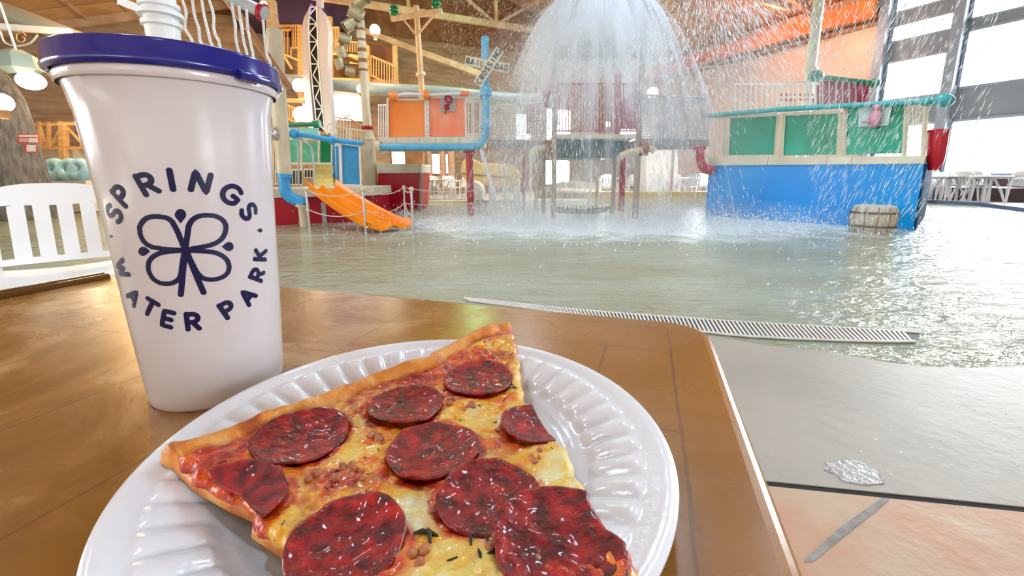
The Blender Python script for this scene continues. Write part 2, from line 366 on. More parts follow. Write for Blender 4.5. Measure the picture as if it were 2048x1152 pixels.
m_roof = roof_mat(); RQ, RZ = 10.5, 9.9
def rz_(q): return EAVE+(RZ-EAVE)*q/RQ if q <= RQ else RZ-(RZ-4.7)*(q-RQ)/(29.1-RQ)
RS0 = -26
mb = MB()
for q0, q1 in ((-.4, RQ), (RQ, 29.4)):
    A, B, C_, D = HW(q0, RS0, rz_(q0)), HW(q1, RS0, rz_(q1)), HW(q1, 14.5, rz_(q1)), HW(q0, 14.5, rz_(q0))
    mb.prism([tuple(x) for x in (A, B, C_, D)], (0, 0, .15))
struct('ceiling', mb, m_roof, smooth=0)
mb = MB(); mb.prism([tuple(HW(-.3, 14.1, 6.8)), tuple(HW(RQ, 14.1, 6.8)), tuple(HW(29.3, 14.1, 4.6)), tuple(HW(29.3, 14.1, 4.7)), tuple(HW(RQ, 14.1, RZ)), tuple(HW(-.3, 14.1, 6.95))], tuple(HW(0, .3, 0)-HW(0, 0, 0)))
struct('wall_gable', mb, m_woodd, smooth=0)
m_beam = mat('roof_beam', (.50, .36, .25), .6, vcol=(.36, .22, .13), vs=2)
mb = MB()
for s_ in (-22.5, -18, -13.5, -9, -4.5, -1.5, 1.5, 4.5, 7.5, 10.5, 13.5):
    for q0, q1 in ((-.2, RQ), (RQ, 29.2)):
        mb.bar(tuple(HW(q0, s_, rz_(q0)-.14)), tuple(HW(q1, s_, rz_(q1)-.14)), .16, .26)
for q_ in (3, 6, 9, 12, 15, 18, 21, 24, 27): mb.bar(tuple(HW(q_, RS0, rz_(q_)-.05)), tuple(HW(q_, 14.2, rz_(q_)-.05)), .09, .12)
struct('trim_6', mb, m_beam, smooth=0)
mb = MB()                                                  # trusses: tie beam, king post, struts
for s_ in (4.5, 10.5):
    zt = 6.3; mb.bar(tuple(HW(1.5, s_, zt+.5)), tuple(HW(19.5, s_, zt+.5)), .14, .22)
    mb.bar(tuple(HW(RQ, s_, zt+.5)), tuple(HW(RQ, s_, RZ)), .14)
    for q_, e in ((RQ-3.5, 1), (RQ+3.5, -1)):
        mb.bar(tuple(HW(q_, s_, zt+.5)), tuple(HW(q_, s_, rz_(q_))), .12); mb.bar(tuple(HW(RQ, s_, zt+.5)), tuple(HW(q_, s_, rz_(q_))), .1)
struct('trim_7', mb, m_beam, smooth=0)
# dark box for the roof recess over the balcony, shade put into colour
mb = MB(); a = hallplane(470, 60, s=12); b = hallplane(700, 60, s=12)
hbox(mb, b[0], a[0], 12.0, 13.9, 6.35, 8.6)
struct('trim_8', mb, mat('recess_shade_purple', (.035, .015, .05), .7), smooth=0)
# lattice brace panel on the right wall
mb = MB()
def onwall(px, py, q=.25): t = hallplane(px, py, q=q); return tuple(HW(q, t[1], t[2]))
for a, b in (((1332, 95), (1332, 330)), ((1392, 60), (1392, 330)), ((1500, 60), (1500, 330)), ((1332, 140), (1500, 128)), ((1332, 205), (1500, 196)), ((1335, 140), (1392, 200)), ((1392, 135), (1335, 205)), ((1395, 130), (1500, 200)), ((1500, 130), (1395, 200))):
    mb.bar(onwall(*a), onwall(*b), .07, .07)
struct('trim_9', mb, mat('lattice_grey', (.5, .46, .46), .6), smooth=0)
# globe fittings that really shine, then unseen fill lights
def globe(px, py, Y, r, label, strength, col=(1, .86, .62), power=0, group='lit globe lamps', pole=0):
    p = Q(px, py, Y); t = thing('globe_lamp', label, 'lamp', (p[0], p[1], p[2]), group)
    MB().ball(p, r, 16).build('lamp_globe', mat('glow_%d_%d' % (strength*10, col[2]*100), col, .3, emis=strength), t, smooth=180)
    MB().cyl(p+np.array([0, 0, -r*1.7]), p+np.array([0, 0, -r*.8]), r*.35, r*.55, 12).build('lamp_base', m_woodd, t)
    if pole: MB().cyl((p[0], p[1], .0), p+np.array([0, 0, -r*1.5]), .035, seg=8).build('lamp_pole', m_woodd, t)
    if power:
        l = bpy.data.lights.new('globe_light', 'POINT'); l.energy = power; l.color = col; l.shadow_soft_size = r
        lo = bpy.data.objects.new('globe_light', l); COL.objects.link(lo); lo.location = tuple(p+np.array([0, -.05, -r*1.2-.3])); 
def accent_fill(px, py, Y, power, col, r=.15):  # unseen point lights added as hall fill, some standing for coloured stage lights
    l = bpy.data.lights.new('accent_fill_light', 'POINT'); l.energy = power; l.color = col; l.shadow_soft_size = r; l.specular_factor = .15
    lo = bpy.data.objects.new('accent_fill_light', l); COL.objects.link(lo); lo.location = tuple(Q(px, py, Y))
# ================================================================== TABLE
TZ = .75; TU = np.array([.949, -.314]); TV = np.array([.314, .949])
def TP(u, v, z=TZ): p = TU*u+TV*v; return np.array([p[0], p[1], z])
def table_mat():
    m = bpy.data.materials.new('tabletop_stone_laminate'); m.use_nodes = True; t = m.node_tree; p = t.nodes['Principled BSDF']; n = t.nodes.new; l = t.links.new
    tc = n('ShaderNodeTexCoord'); sx = n('ShaderNodeSeparateXYZ'); l(tc.outputs['Object'], sx.inputs[0])
    def M2(op, a, b=None, c=None):
        q = n('ShaderNodeMath'); q.operation = op
        for i, x in enumerate((a, b, c)):
            if x is None: continue
            if isinstance(x, (int, float)): q.inputs[i].default_value = x
            else: l(x, q.inputs[i])
        return q.outputs[0]
    U, V = sx.outputs[0], sx.outputs[1]
    nd = n('ShaderNodeTexNoise'); nd.inputs['Scale'].default_value = 9; l(tc.outputs['Object'], nd.inputs[0]); wob = M2('MULTIPLY_ADD', nd.outputs[0], .008, -.004)
    Uw, Vw = M2('ADD', U, wob), M2('ADD', V, wob)
    lines = None
    def seg(c, c0, w, o, lo, hi):
        a = M2('LESS_THAN', M2('ABSOLUTE', M2('SUBTRACT', c, c0)), w); b = M2('MULTIPLY', M2('GREATER_THAN', o, lo), M2('LESS_THAN', o, hi)); return M2('MULTIPLY', a, b)
    for c, c0, o, lo, hi in [(Uw, -.227, Vw, -.4, .385), (Uw, -.330, Vw, -.4, .20), (Uw, -.352, Vw, .33, .385), (Uw, -.447, Vw, -.4, .235), (Uw, -.56, Vw, -.4, .385), (Uw, -.655, Vw, -.4, .385), (Uw, .023, Vw, -.4, .385), (Uw, -.027, Vw, .28, .335),
                             (Vw, .330, Uw, -.56, .023), (Vw, .385, Uw, -.655, .023), (Vw, .232, Uw, -.655, -.352), (Vw, .10, Uw, -.655, -.447), (Vw, -.02, Uw, -.447, -.33), (Vw, .222, Uw, -.01, .023), (Vw, -.11, Uw, -.33, -.227), (Vw, .05, Uw, -.227, -.05)]:
        s = seg(c, c0, .0009, o, lo, hi); lines = s if lines is None else M2('MAXIMUM', lines, s)
    n1 = n('ShaderNodeTexNoise'); n1.inputs['Scale'].default_value = 7; n1.inputs['Detail'].default_value = 7; n1.inputs['Roughness'].default_value = .65; n1.inputs['Distortion'].default_value = 1.4; l(tc.outputs['Object'], n1.inputs[0])
    r = n('ShaderNodeValToRGB'); e = r.color_ramp.elements; e[0].position, e[0].color = .36, (.20, .080, .010, 1); e[1].position, e[1].color = .68, (.52, .36, .18, 1)
    x = r.color_ramp.elements.new(.52); x.color = (.30, .135, .028, 1)
    l(n1.outputs[0], r.inputs[0])
    # one laminate: left painted paler for its reflections over slate mottling, right plain amber
    mm = n('ShaderNodeMapRange'); mm.interpolation_type = 'SMOOTHSTEP'; l(Uw, mm.inputs[0]); mm.inputs[1].default_value = -.26; mm.inputs[2].default_value = -.10
    mx = n('ShaderNodeMix'); mx.data_type = 'RGBA'; l(mm.outputs[0], mx.inputs[0]); l(r.outputs[0], mx.inputs[6])
    n2 = n('ShaderNodeTexNoise'); n2.inputs['Scale'].default_value = 3; n2.inputs['Detail'].default_value = 4; l(tc.outputs['Object'], n2.inputs[0])
    r2 = n('ShaderNodeValToRGB'); e = r2.color_ramp.elements; e[0].position, e[0].color = .35, (.27, .105, .003, 1); e[1].position, e[1].color = .7, (.44, .19, .006, 1); l(n2.outputs[0], r2.inputs[0]); l(r2.outputs[0], mx.inputs[7])
    ml = n('ShaderNodeMix'); ml.data_type = 'RGBA'; l(M2('MULTIPLY', lines, .55), ml.inputs[0]); l(mx.outputs[2], ml.inputs[6]); ml.inputs[7].default_value = (.13, .055, .015, 1)
    l(ml.outputs[2], p.inputs['Base Color']); 
    rr = n('ShaderNodeMapRange'); l(n1.outputs[0], rr.inputs[0]); rr.inputs[3].default_value = .18; rr.inputs[4].default_value = .36; l(rr.outputs[0], p.inputs['Roughness'])
    p.inputs['Specular IOR Level'].default_value = .48
    b = n('ShaderNodeBump'); b.inputs['Strength'].default_value = .5; b.inputs['Distance'].default_value = .0015
    n3 = n('ShaderNodeTexNoise'); n3.inputs['Scale'].default_value = 35; n3.inputs['Detail'].default_value = 4; l(tc.outputs['Object'], n3.inputs[0])
    hh = M2('MULTIPLY_ADD', n1.outputs[0], .5, M2('MULTIPLY', n3.outputs[0], .25)); hh = M2('SUBTRACT', hh, lines); l(hh, b.inputs['Height']); l(b.outputs[0], p.inputs['Normal'])
    return m
tb = thing('cafe_table', 'square brown stone-print laminate table carrying the cup and the plate', 'table', (0, 0, 0)); tb['_w'] = (0, 0, 0)
ang = math.atan2(TU[1], TU[0])
tb.rotation_euler = (0, 0, ang)
u0, u1, v0, v1, R_ = -.716, .059, -.365, .410, .038
def rrect(u0, u1, v0, v1, r, z, n=8):
    o = []
    for cx, cy, a0 in ((u1-r, v0+r, -90), (u1-r, v1-r, 0), (u0+r, v1-r, 90), (u0+r, v0+r, 180)):
        for k in range(n+1): a = math.radians(a0+90*k/n); o.append((cx+r*math.cos(a), cy+r*math.sin(a), z))
    return o
mb = MB(); rings = []
for ins, z in ((.009, TZ), (.0055, TZ-.0006), (.0028, TZ-.0018), (.001, TZ-.0038), (0, TZ-.008), (0, TZ-.030), (.006, TZ-.034)):
    rings.append(rrect(u0+ins, u1-ins, v0+ins, v1-ins, R_-ins, z))
nn = len(rings[0]); mb.add(rings[0], [tuple(range(nn))])
for a, b in zip(rings[:-1], rings[1:]):
    mb.add(a+b, [(i, i+nn, (i+1) % nn+nn, (i+1) % nn) for i in range(nn)])
mb.add(rings[-1], [tuple(range(nn))[::-1]])
mb.build('tabletop', table_mat(), tb, smooth=50)
mb = MB(); P = [(-.7125, -.33, TZ+.002)]+[(-.7125, v, TZ+.002) for v in np.linspace(-.3, .37, 12)]
for (r_, du) in ((.0062, 0.0), (.0048, .0100)): mb.tube([(p[0]+du, p[1], p[2]) for p in P], r_, 10)
mb.build('edge_moulding', mat('dark_moulding', (.10, .04, .008), .2, coat=.5), tb, label='raised dark brown moulding along the left edge')
MB().cyl((-.33, .02, .04), (-.33, .02, TZ-.03), .035).build('pedestal', m_black, tb)
mb = MB()
for a in (0, 90): mb.box((-.33, .02, .02), (.56, .07, .04), math.radians(a+45))
mb.build('table_base', m_black, tb, bevel=.005)

# ================================================================== CUP
b0 = G(433, 768, TZ); pr = np.array([b0[1], -b0[0]])/np.hypot(b0[0], b0[1])
CB = np.array([b0[0]+pr[0]*.0025, b0[1]+pr[1]*.0025])
PROF = [(.0362, .0), (.0374, .0015), (.0378, .006), (.0392, .03), (.0407, .06), (.0424, .1), (.0436, .125), (.0449, .15), (.0464, .170), (.0481, .180), (.0502, .1875), (.0515, .1925)]
def cupR(z): return float(np.interp(z, [p[1] for p in PROF], [p[0] for p in PROF]))
cup = thing('drink_cup', 'tall white plastic souvenir cup with blue lid and navy clover logo', 'cup', (CB[0], CB[1], TZ))
m_cup = mat('glossy_white_cup', (.57, .545, .565), .16, sss=.0, coat=.3)
m_navy = mat('navy_print', (.006, .004, .045), .4, spec=.25)
MB().lathe([(.001, .0015), (.030, .0015), (.033, .0)]+PROF+[(.0505, .1915), (.0492, .187), (.046, .175), (.043, .15), (.035, .01), (.001, .008)], (CB[0], CB[1], TZ), 96).build('cup_body', m_cup, cup, smooth=60)
m_lid = mat('blue_lid', (.008, .014, .20), .16, coat=.4)
LZ = TZ+.1893
MB().lathe([(.0518, .0), (.0532, -.0010), (.0548, .0002), (.0552, .0018), (.0545, .0030), (.0543, .0100), (.0538, .0112), (.0518, .0119), (.0494, .0119), (.0484, .0085), (.046, .0075), (.001, .0075)], (CB[0], CB[1], LZ), 96).build('lid', m_lid, cup, smooth=60)
tabp = Q(122, 100, CB[1]); td = np.array([tabp[0]-CB[0], tabp[1]-CB[1]-.0]); td = np.array([-.93, -.05]); td /= np.hypot(*td)
mb = MB()
for k in (-1, 1): mb.tube(smoothpath([(CB[0]+td[0]*r-td[1]*k*w, CB[1]+td[1]*r+td[0]*k*w, LZ+z) for r, z, w in ((.046, .009, .006), (.050, .0138, .005), (.054, .0146, .004), (.0565, .0105, .003))], 6), .0018, 10)
mb.box((CB[0]+td[0]*.050, CB[1]+td[1]*.050, LZ+.0118), (.012, .009, .0035), math.atan2(td[1], td[0]))
ed = np.array([.86, .35]); ed /= np.hypot(*ed)
mb.build('sip_tab', m_lid, cup, smooth=60, bevel=.0008)
mb = MB(); e0 = math.atan2(-.28, .96)
mb.tube([(CB[0]+.0562*math.cos(e0+a), CB[1]+.0562*math.sin(e0+a), LZ-.0005) for a in np.linspace(-.16, .16, 8)], .0026, 10)
mb.build('pull_tab', m_lid, cup, smooth=60)
MB().lathe([(.0512, .1890), (.0524, .1862), (.0508, .1835)], (CB[0], CB[1], TZ), 96).build('rim_band', m_cup, cup, smooth=60)
# --- printed decal: pixel -> cup surface
def cuphit(px, py):
    d = ray(px, py); d = d/np.linalg.norm(d); o = CAM-np.array([CB[0], CB[1], TZ]); best = None
    for t in np.linspace(.15, .5, 701):
        p = o+d*t
        if 0 < p[2] < .19 and np.hypot(p[0], p[1]) <= cupR(p[2]): best = p; break
    if best is None:
        ts = np.linspace(.15, .5, 701); PP = o+d*ts[:, None]; j = np.argmin(np.hypot(PP[:, 0], PP[:, 1])); best = PP[j]
    return best
PH0 = math.atan2(*(cuphit(370, 498)[[1, 0]]))
def s_h(px, py):       # surface coords: arc length, height
    p = cuphit(px, py); a = (math.atan2(p[1], p[0])-PH0+math.pi) % (2*math.pi)-math.pi
    return np.array([a*.042, p[2]])
def on_cup(s, h, off=.00012):
    a = PH0+s/.042; r = cupR(h)+off; return (CB[0]+r*math.cos(a), CB[1]+r*math.sin(a), TZ+h)
def z4(x, y): return s_h(160+x/2.88, 300+y/2.88)
def stroke(mb, pts, w, closed=False):
    P = [np.array(p, float) for p in pts]
    q = []                                               # resample
    PP = P+[P[0]] if closed else P
    for a, b in zip(PP[:-1], PP[1:]):
        n = max(1, int(np.linalg.norm(b-a)/.0008))
        q += [a+(b-a)*i/n for i in range(n)]
    if not closed: q.append(PP[-1])
    n = len(q); vs = []
    for i, p in enumerate(q):
        d = (q[(i+1) % n]-q[i-1]) if closed else (q[min(i+1, n-1)]-q[max(i-1, 0)])
        d = d/max(1e-9, np.linalg.norm(d)); nrm = np.array([-d[1], d[0]])
        for k in (-1, -.5, 0, .5, 1): vs.append(p+nrm*w/2*k)
    f = []
    for i in range(n if closed else n-1):
        j = (i+1) % n
        for k in range(4): f.append((i*5+k, i*5+k+1, j*5+k+1, j*5+k))
    mb.add([on_cup(*v) for v in vs], f)
    if not closed:
        for e in (q[0], q[-1]):
            ring = [e]+[e+w/2*np.array([math.cos(a), math.sin(a)]) for a in np.linspace(0, 2*math.pi, 17)[:-1]]
            mb.add([on_cup(*v, off=.00016) for v in ring], [(0, i+1, (i+1) % 16+1) for i in range(16)])
ARC = lambda cx, cy, rx, ry, a0, a1, n=12: [(cx+rx*math.cos(math.radians(a0+(a1-a0)*i/n)), cy+ry*math.sin(math.radians(a0+(a1-a0)*i/n))) for i in range(n+1)]
GL = {  # stroke glyphs, unit height, centred
 'S': [smoothpath([(.26, .34), (.08, .48), (-.16, .46), (-.27, .28), (-.17, .08), (.12, -.06), (.27, -.24), (.17, -.44), (-.08, -.5), (-.28, -.36)], 5)],
 'P': [[(-.25, -.5), (-.25, .5)], [(-.25, .47), (.02, .47)]+ARC(.02, .21, .26, .26, 90, -90)+[(-.25, -.05)]],
 'R': [[(-.25, -.5), (-.25, .5)], [(-.25, .47), (.02, .47)]+ARC(.02, .21, .26, .26, 90, -90)+[(-.25, -.05)], [(.0, -.05), (.3, -.5)]],
 'I': [[(0, -.5), (0, .5)]],
 'N': [[(-.3, -.5), (-.3, .5), (.3, -.5), (.3, .5)]],
 'G': [ARC(0, 0, .44, .5, 50, 320, 20)+[(.38, -.04), (.06, -.04)]],
 'W': [[(-.42, .5), (-.2, -.5), (0, .3), (.2, -.5), (.42, .5)]],
 'A': [[(-.34, -.5), (0, .5), (.34, -.5)], [(-.22, -.18), (.22, -.18)]],
 'T': [[(0, -.5), (0, .48)], [(-.32, .48), (.32, .48)]],
 'E': [[(.24, .48), (-.24, .48), (-.24, -.48), (.24, -.48)], [(-.24, 0), (.18, 0)]],
 'K': [[(-.26, -.5), (-.26, .5)], [(.28, .48), (-.22, -.04)], [(-.05, .12), (.3, -.5)]]}
cen = z4(605, 572); LW = .00275
letters = [('S', 197, 365, 0), ('P', 240, 262, 0), ('R', 384, 195, 0), ('I', 526, 172, 0), ('N', 696, 186, 0), ('G', 877, 258, 0), ('S', 974, 355, 0),
           ('W', 240, 684, 1), ('A', 308, 845, 1), ('T', 404, 908, 1), ('E', 507, 973, 1), ('R', 648, 986, 1), ('P', 850, 918, 1), ('A', 963, 842, 1), ('R', 1020, 720, 1), ('K', 1040, 606, 1)]
mb = MB()
for ch, x, y, bot in letters:
    c = z4(x, y); d = c-cen; a = math.atan2(d[1], d[0])
    up = np.array([math.cos(a), math.sin(a)])*(-1 if bot else 1); rt = np.array([up[1], -up[0]])
    hgt, wid = (.0098, .0108) if not bot else (.0090, .0098)
    for st in GL[ch]:
        # cup seen from outside: arc length grows to the right in the picture
        stroke(mb, [c+rt*px*wid+up*py*hgt for px, py in st], LW)
def drop(mb, pts, tip, n=16):
    P = [z4(*p) for p in pts]; c = sum(P)/len(P)
    mb.add([on_cup(*c)]+[on_cup(*p) for p in P], [(0, i+1, (i+1) % len(P)+1) for i in range(len(P))])
def dropshape(cx, cy, r, ang, ln):
    o = []
    for i in range(20):
        t = 2*math.pi*i/20; rr = r; x, y = rr*math.cos(t), rr*math.sin(t)
        if math.cos(t) > .55: x = ln*(math.cos(t)-.55)/.45+r*.55*(1-(math.cos(t)-.55)/.45); y = r*.83*(1-(math.cos(t)-.55)/.45)*(1 if math.sin(t) > 0 else -1)
        o.append((cx+x*math.cos(ang)-y*math.sin(ang), cy+x*math.sin(ang)+y*math.cos(ang)))
    return o
drop(mb, dropshape(1036, 463, 12, math.pi, 20), None); drop(mb, dropshape(181, 497, 9, 0, 16), None)
mb.build('lettering', m_navy, cup, smooth=0, label='navy rounded capitals set in a ring around the clover')
mb = MB(); FWd = .0026
for loop in ([(600, 560), (575, 500), (548, 440), (515, 398), (450, 383), (385, 393), (348, 440), (355, 500), (395, 548), (460, 566), (530, 573), (600, 577)],
             [(608, 565), (618, 500), (630, 430), (665, 390), (720, 376), (785, 383), (830, 415), (838, 465), (815, 512), (760, 545), (690, 560), (612, 574)],
             [(605, 578), (530, 583), (460, 595), (412, 625), (395, 665), (405, 715), (445, 757), (500, 770), (550, 758), (580, 725), (590, 660), (603, 585)],
             [(612, 578), (700, 582), (780, 592), (835, 622), (857, 665), (848, 710), (805, 738), (750, 746), (705, 735), (675, 705), (645, 650), (612, 582)]):
    stroke(mb, [z4(*p) for p in smoothpath(loop, 6)], FWd)
stroke(mb, [z4(*p) for p in ((606, 575), (597, 660), (590, 750), (583, 832))], .0029)
stroke(mb, [z4(*p) for p in ((610, 575), (645, 660), (682, 750), (712, 820))], .0029)
for x, y, a, r in ((580, 372, math.pi/2, 33), (366, 583, 0, 27), (856, 556, math.pi, 27)): drop(mb, dropshape(x, y, r, a, r*1.55), None)
mb.build('clover_emblem', m_navy, cup, smooth=0, label='navy outline clover with three drops')

# ================================================================== PLATE
PC = np.array([-.0429, .1808]); PR = .1144
plate = thing('foam_plate', 'round white foam plate with fluted rim under the pizza slice', 'plate', (PC[0], PC[1], TZ))
m_foam = mat('white_foam', (.84, .88, .96), .20, bump=.05, bs=160, coat=.2)
NS = 432; prof = []
def plz(r):
    if r < .066: return .0022
    if r < .074: t = (r-.066)/.008; return .0022+.003*t*t
    if r < .100: t = (r-.074)/.026; return .0052+.0095*t
    t = min(1, (r-.100)/.0144); return .0147+.0035*math.sin(t*math.pi/2)
vs = []; rs = [0.0005]+list(np.linspace(.01, .064, 8))+list(np.linspace(.066, .106, 34))+[.108, .110, .112, .1134, .1142, .1144]
NF = 44
for r in rs:
    for k in range(NS):
        a = 2*math.pi*k/NS; z = plz(r)
        w = max(0, min(1, (r-.078)/.004))*max(0, min(1, (.1035-r)/.004)); ph = (a*NF/(2*math.pi)) % 1
        bump = math.sin(math.pi*ph)**.55; rr = (r-.0905)/.0135; bump *= max(0, 1-rr*rr)**.5
        z += w*.0030*bump
        if r > .1100: z -= ((r-.1100)/.0044)**2*.0016
        vs.append((PC[0]+r*math.cos(a), PC[1]+r*math.sin(a), TZ+z))
nt_ = len(rs)
for r in rs[::-1]:
    for k in range(NS//4*4): pass
low = [(.1144, .0150), (.110, .0148), (.100, .0118), (.074, .0022), (.066, .0), (.0005, .0)]
f = [(i*NS+k, i*NS+(k+1) % NS, (i+1)*NS+(k+1) % NS, (i+1)*NS+k) for i in range(nt_-1) for k in range(NS)]
for r, z in low:
    for k in range(NS): a = 2*math.pi*k/NS; vs.append((PC[0]+r*math.cos(a), PC[1]+r*math.sin(a), TZ+z))
for i in range(nt_-1, nt_+len(low)-1): f += [(i*NS+k, i*NS+(k+1) % NS, (i+1)*NS+(k+1) % NS, (i+1)*NS+k) for k in range(NS)]
mb = MB(); mb.add(vs, f); mb.build('plate_body', m_foam, plate, smooth=180)

# ================================================================== PIZZA SLICE
def vnoise(X, Y, sc, seed, oct=4, rough=.55):
    o = np.zeros_like(X); amp = 1; tot = 0; r = np.random.default_rng(seed)
    for _ in range(oct):
        T = r.random((64, 64)); x, y = X*sc+r.random()*50, Y*sc+r.random()*50
        xi, yi = np.floor(x).astype(int), np.floor(y).astype(int); fx, fy = x-xi, y-yi
        fx, fy = fx*fx*(3-2*fx), fy*fy*(3-2*fy); g = lambda i, j: T[(xi+i) % 64, (yi+j) % 64]
        o += amp*((g(0, 0)*(1-fx)+g(1, 0)*fx)*(1-fy)+(g(0, 1)*(1-fx)+g(1, 1)*fx)*fy); tot += amp; amp *= rough; sc *= 2.03
    return o/tot
PZ = .776
pout = [(316, 903), (332, 890), (420, 862), (520, 818), (640, 775), (740, 735), (800, 720), (852, 710), (858, 700), (930, 675), (985, 655), (1018, 650), (1028, 672), (1040, 730), (1052, 790), (1100, 862), (1140, 900), (1152, 945), (1172, 990), (1180, 1030), (1215, 1085), (1250, 1110)]
OUT = [G(x, y, PZ-(.003 if i < 12 else .006))[:2]-PC for i, (x, y) in enumerate(pout)]
OUT = [OUT[0]*1.0]+OUT[1:]+[np.array([.083, -.100]), np.array([.090, -.128]), np.array([.075, -.132])]
lft = [(600, 1140), (560, 1100), (500, 1062), (505, 1030), (450, 1010), (385, 978), (350, 945)]
OUT += [G(x, y, PZ-.010)[:2]-PC for x, y in lft]
OUTP = np.array(OUT)
def sdf(X, Y, P):
    d = np.full(X.shape, 1e9); ins = np.zeros(X.shape, bool); cx = np.zeros(X.shape); cy = np.zeros(X.shape)
    for a, b in zip(P, np.roll(P, -1, 0)):
        e = b-a; t = np.clip(((X-a[0])*e[0]+(Y-a[1])*e[1])/(e@e), 0, 1); qx, qy = a[0]+t*e[0], a[1]+t*e[1]; dd = np.hypot(X-qx, Y-qy)
        m = dd < d; d = np.where(m, dd, d); cx = np.where(m, qx, cx); cy = np.where(m, qy, cy)
        c = ((a[1] > Y) != (b[1] > Y)) & (X < (b[0]-a[0])*(Y-a[1])/(b[1]-a[1]+1e-12)+a[0]); ins ^= c
    return np.where(ins, d, -d), cx, cy
# crust line = outline points 0..11
CR = OUTP[:12]
def crustdist(X, Y):
    d = np.full(X.shape, 1e9)
    for a, b in zip(CR[:-1], CR[1:]):
        e = b-a; t = np.clip(((X-a[0])*e[0]+(Y-a[1])*e[1])/(e@e), 0, 1); d = np.minimum(d, np.hypot(X-a[0]-t*e[0], Y-a[1]-t*e[1]))
    return d
def basez(X, Y):
    r = np.hypot(X, Y); return .0105+np.clip((r-.05)/.06, 0, 1)*.0075
def heightgrid(P, h, ztop, zbot, name, m, parent, attr=None, smooth=180):
    lo, hi = P.min(0)-h*2, P.max(0)+h*2; nx, ny = int((hi[0]-lo[0])/h)+1, int((hi[1]-lo[1])/h)+1
    X, Y = np.meshgrid(lo[0]+np.arange(nx)*h, lo[1]+np.arange(ny)*h, indexing='ij')
    S, cx, cy = sdf(X, Y, P); near = (S < 0) & (S > -h*1.5)
    keep = (S >= 0) | near; X = np.where(near, cx, X); Y = np.where(near, cy, Y); S = np.where(near, 0, S)
    zt, zb = ztop(X, Y, S), zbot(X, Y); zt = np.maximum(zt, zb+.0002)
    idx = -np.ones(X.shape, int); ks = np.argwhere(keep); idx[keep] = np.arange(len(ks))
    top = np.c_[X[keep], Y[keep], zt[keep]]; bot = np.c_[X[keep], Y[keep], zb[keep]]; n = len(top)
    c = keep[:-1, :-1] & keep[1:, :-1] & keep[:-1, 1:] & keep[1:, 1:]
    # only faces that touch the inside
    Sin = S > 0; c &= (Sin[:-1, :-1] | Sin[1:, :-1] | Sin[:-1, 1:] | Sin[1:, 1:])
    I, J = np.nonzero(c); f = np.c_[idx[I, J], idx[I+1, J], idx[I+1, J+1], idx[I, J+1]]
    fb = f[:, ::-1]+n
    es = {}
    for q in f:
        for a, b in ((q[0], q[1]), (q[1], q[2]), (q[2], q[3]), (q[3], q[0])):
            if (b, a) in es: del es[(b, a)]
            else: es[(a, b)] = 1
    side = [(b, a, a+n, b+n) for a, b in es]
    V = np.r_[top, bot]; V[:, 0] += PC[0]; V[:, 1] += PC[1]; V[:, 2] += TZ
    mb = MB(); mb.v = [tuple(v) for v in V]; mb.f = [tuple(x) for x in f]+[tuple(x) for x in fb]+side
    o = mb.build(name, m, parent, smooth=smooth)
    if attr:
        for an, fn in attr.items():
            val = fn(X, Y, S)[keep]; A = o.data.attributes.new(an, 'FLOAT', 'POINT'); A.data.foreach_set('value', np.r_[val, val].astype(np.float32))
    return o
pizza = thing('pizza_slice', 'large slice of pepperoni pizza lying on the foam plate', 'pizza', (PC[0], PC[1], TZ+.01))
CW = .0125
def z_crust(X, Y, S):
    cd = crustdist(X, Y); n1 = vnoise(X, Y, 130, 3)
    rim = np.exp(-((cd-.0065)/.0058)**2)*(.0060+.0030*(vnoise(X, Y, 45, 4)-.5)*2)*np.clip(S/.0015, 0, 1)**.5
    edge = np.clip(S/.0015, 0, 1)**.4
    return basez(X, Y)+.0040*edge+.0012*(n1-.5)+rim
pep = [  # centre px, size, outline cut by slice or not
 (957, 738, 1.0), (810, 787, .96), (600, 847, 1.05), (865, 872, 1.0), (980, 967, .98), (692, 1060, .94), (1118, 1066, 1.06), (1068, 824, .80), (448, 985, 1.02)]
PEPO = {6: (1090, 1055), 7: (1052, 822), 8: (478, 968)}
PEPC = [G(x, y, TZ+.020+.006)[:2]-PC for x, y, k in pep]; PRAD = [.0195*k for _, _, k in pep]
def pepmask(X, Y, grow=0.):
    m = np.zeros_like(X)
    for c, r in zip(PEPC, PRAD): m = np.maximum(m, np.clip((r+grow-np.hypot(X-c[0], Y-c[1]))/.003+.5, 0, 1))
    return m
def cheese_thick(X, Y):
    n = vnoise(X, Y, 60, 11, 5); b = vnoise(X, Y, 160, 12, 4); low = np.clip((.02-Y)/.10, 0, 1)
    return .0015+.0030*n+.0016*np.abs(b-.5)*2+.0018*low*vnoise(X, Y, 35, 15, 3)
def z_cheese(X, Y, S):
    t = cheese_thick(X, Y)*np.clip(S/.003, 0, 1)**.5-.0018*pepmask(X, Y, -.001)
    return basez(X, Y)+.0040+.0008+t
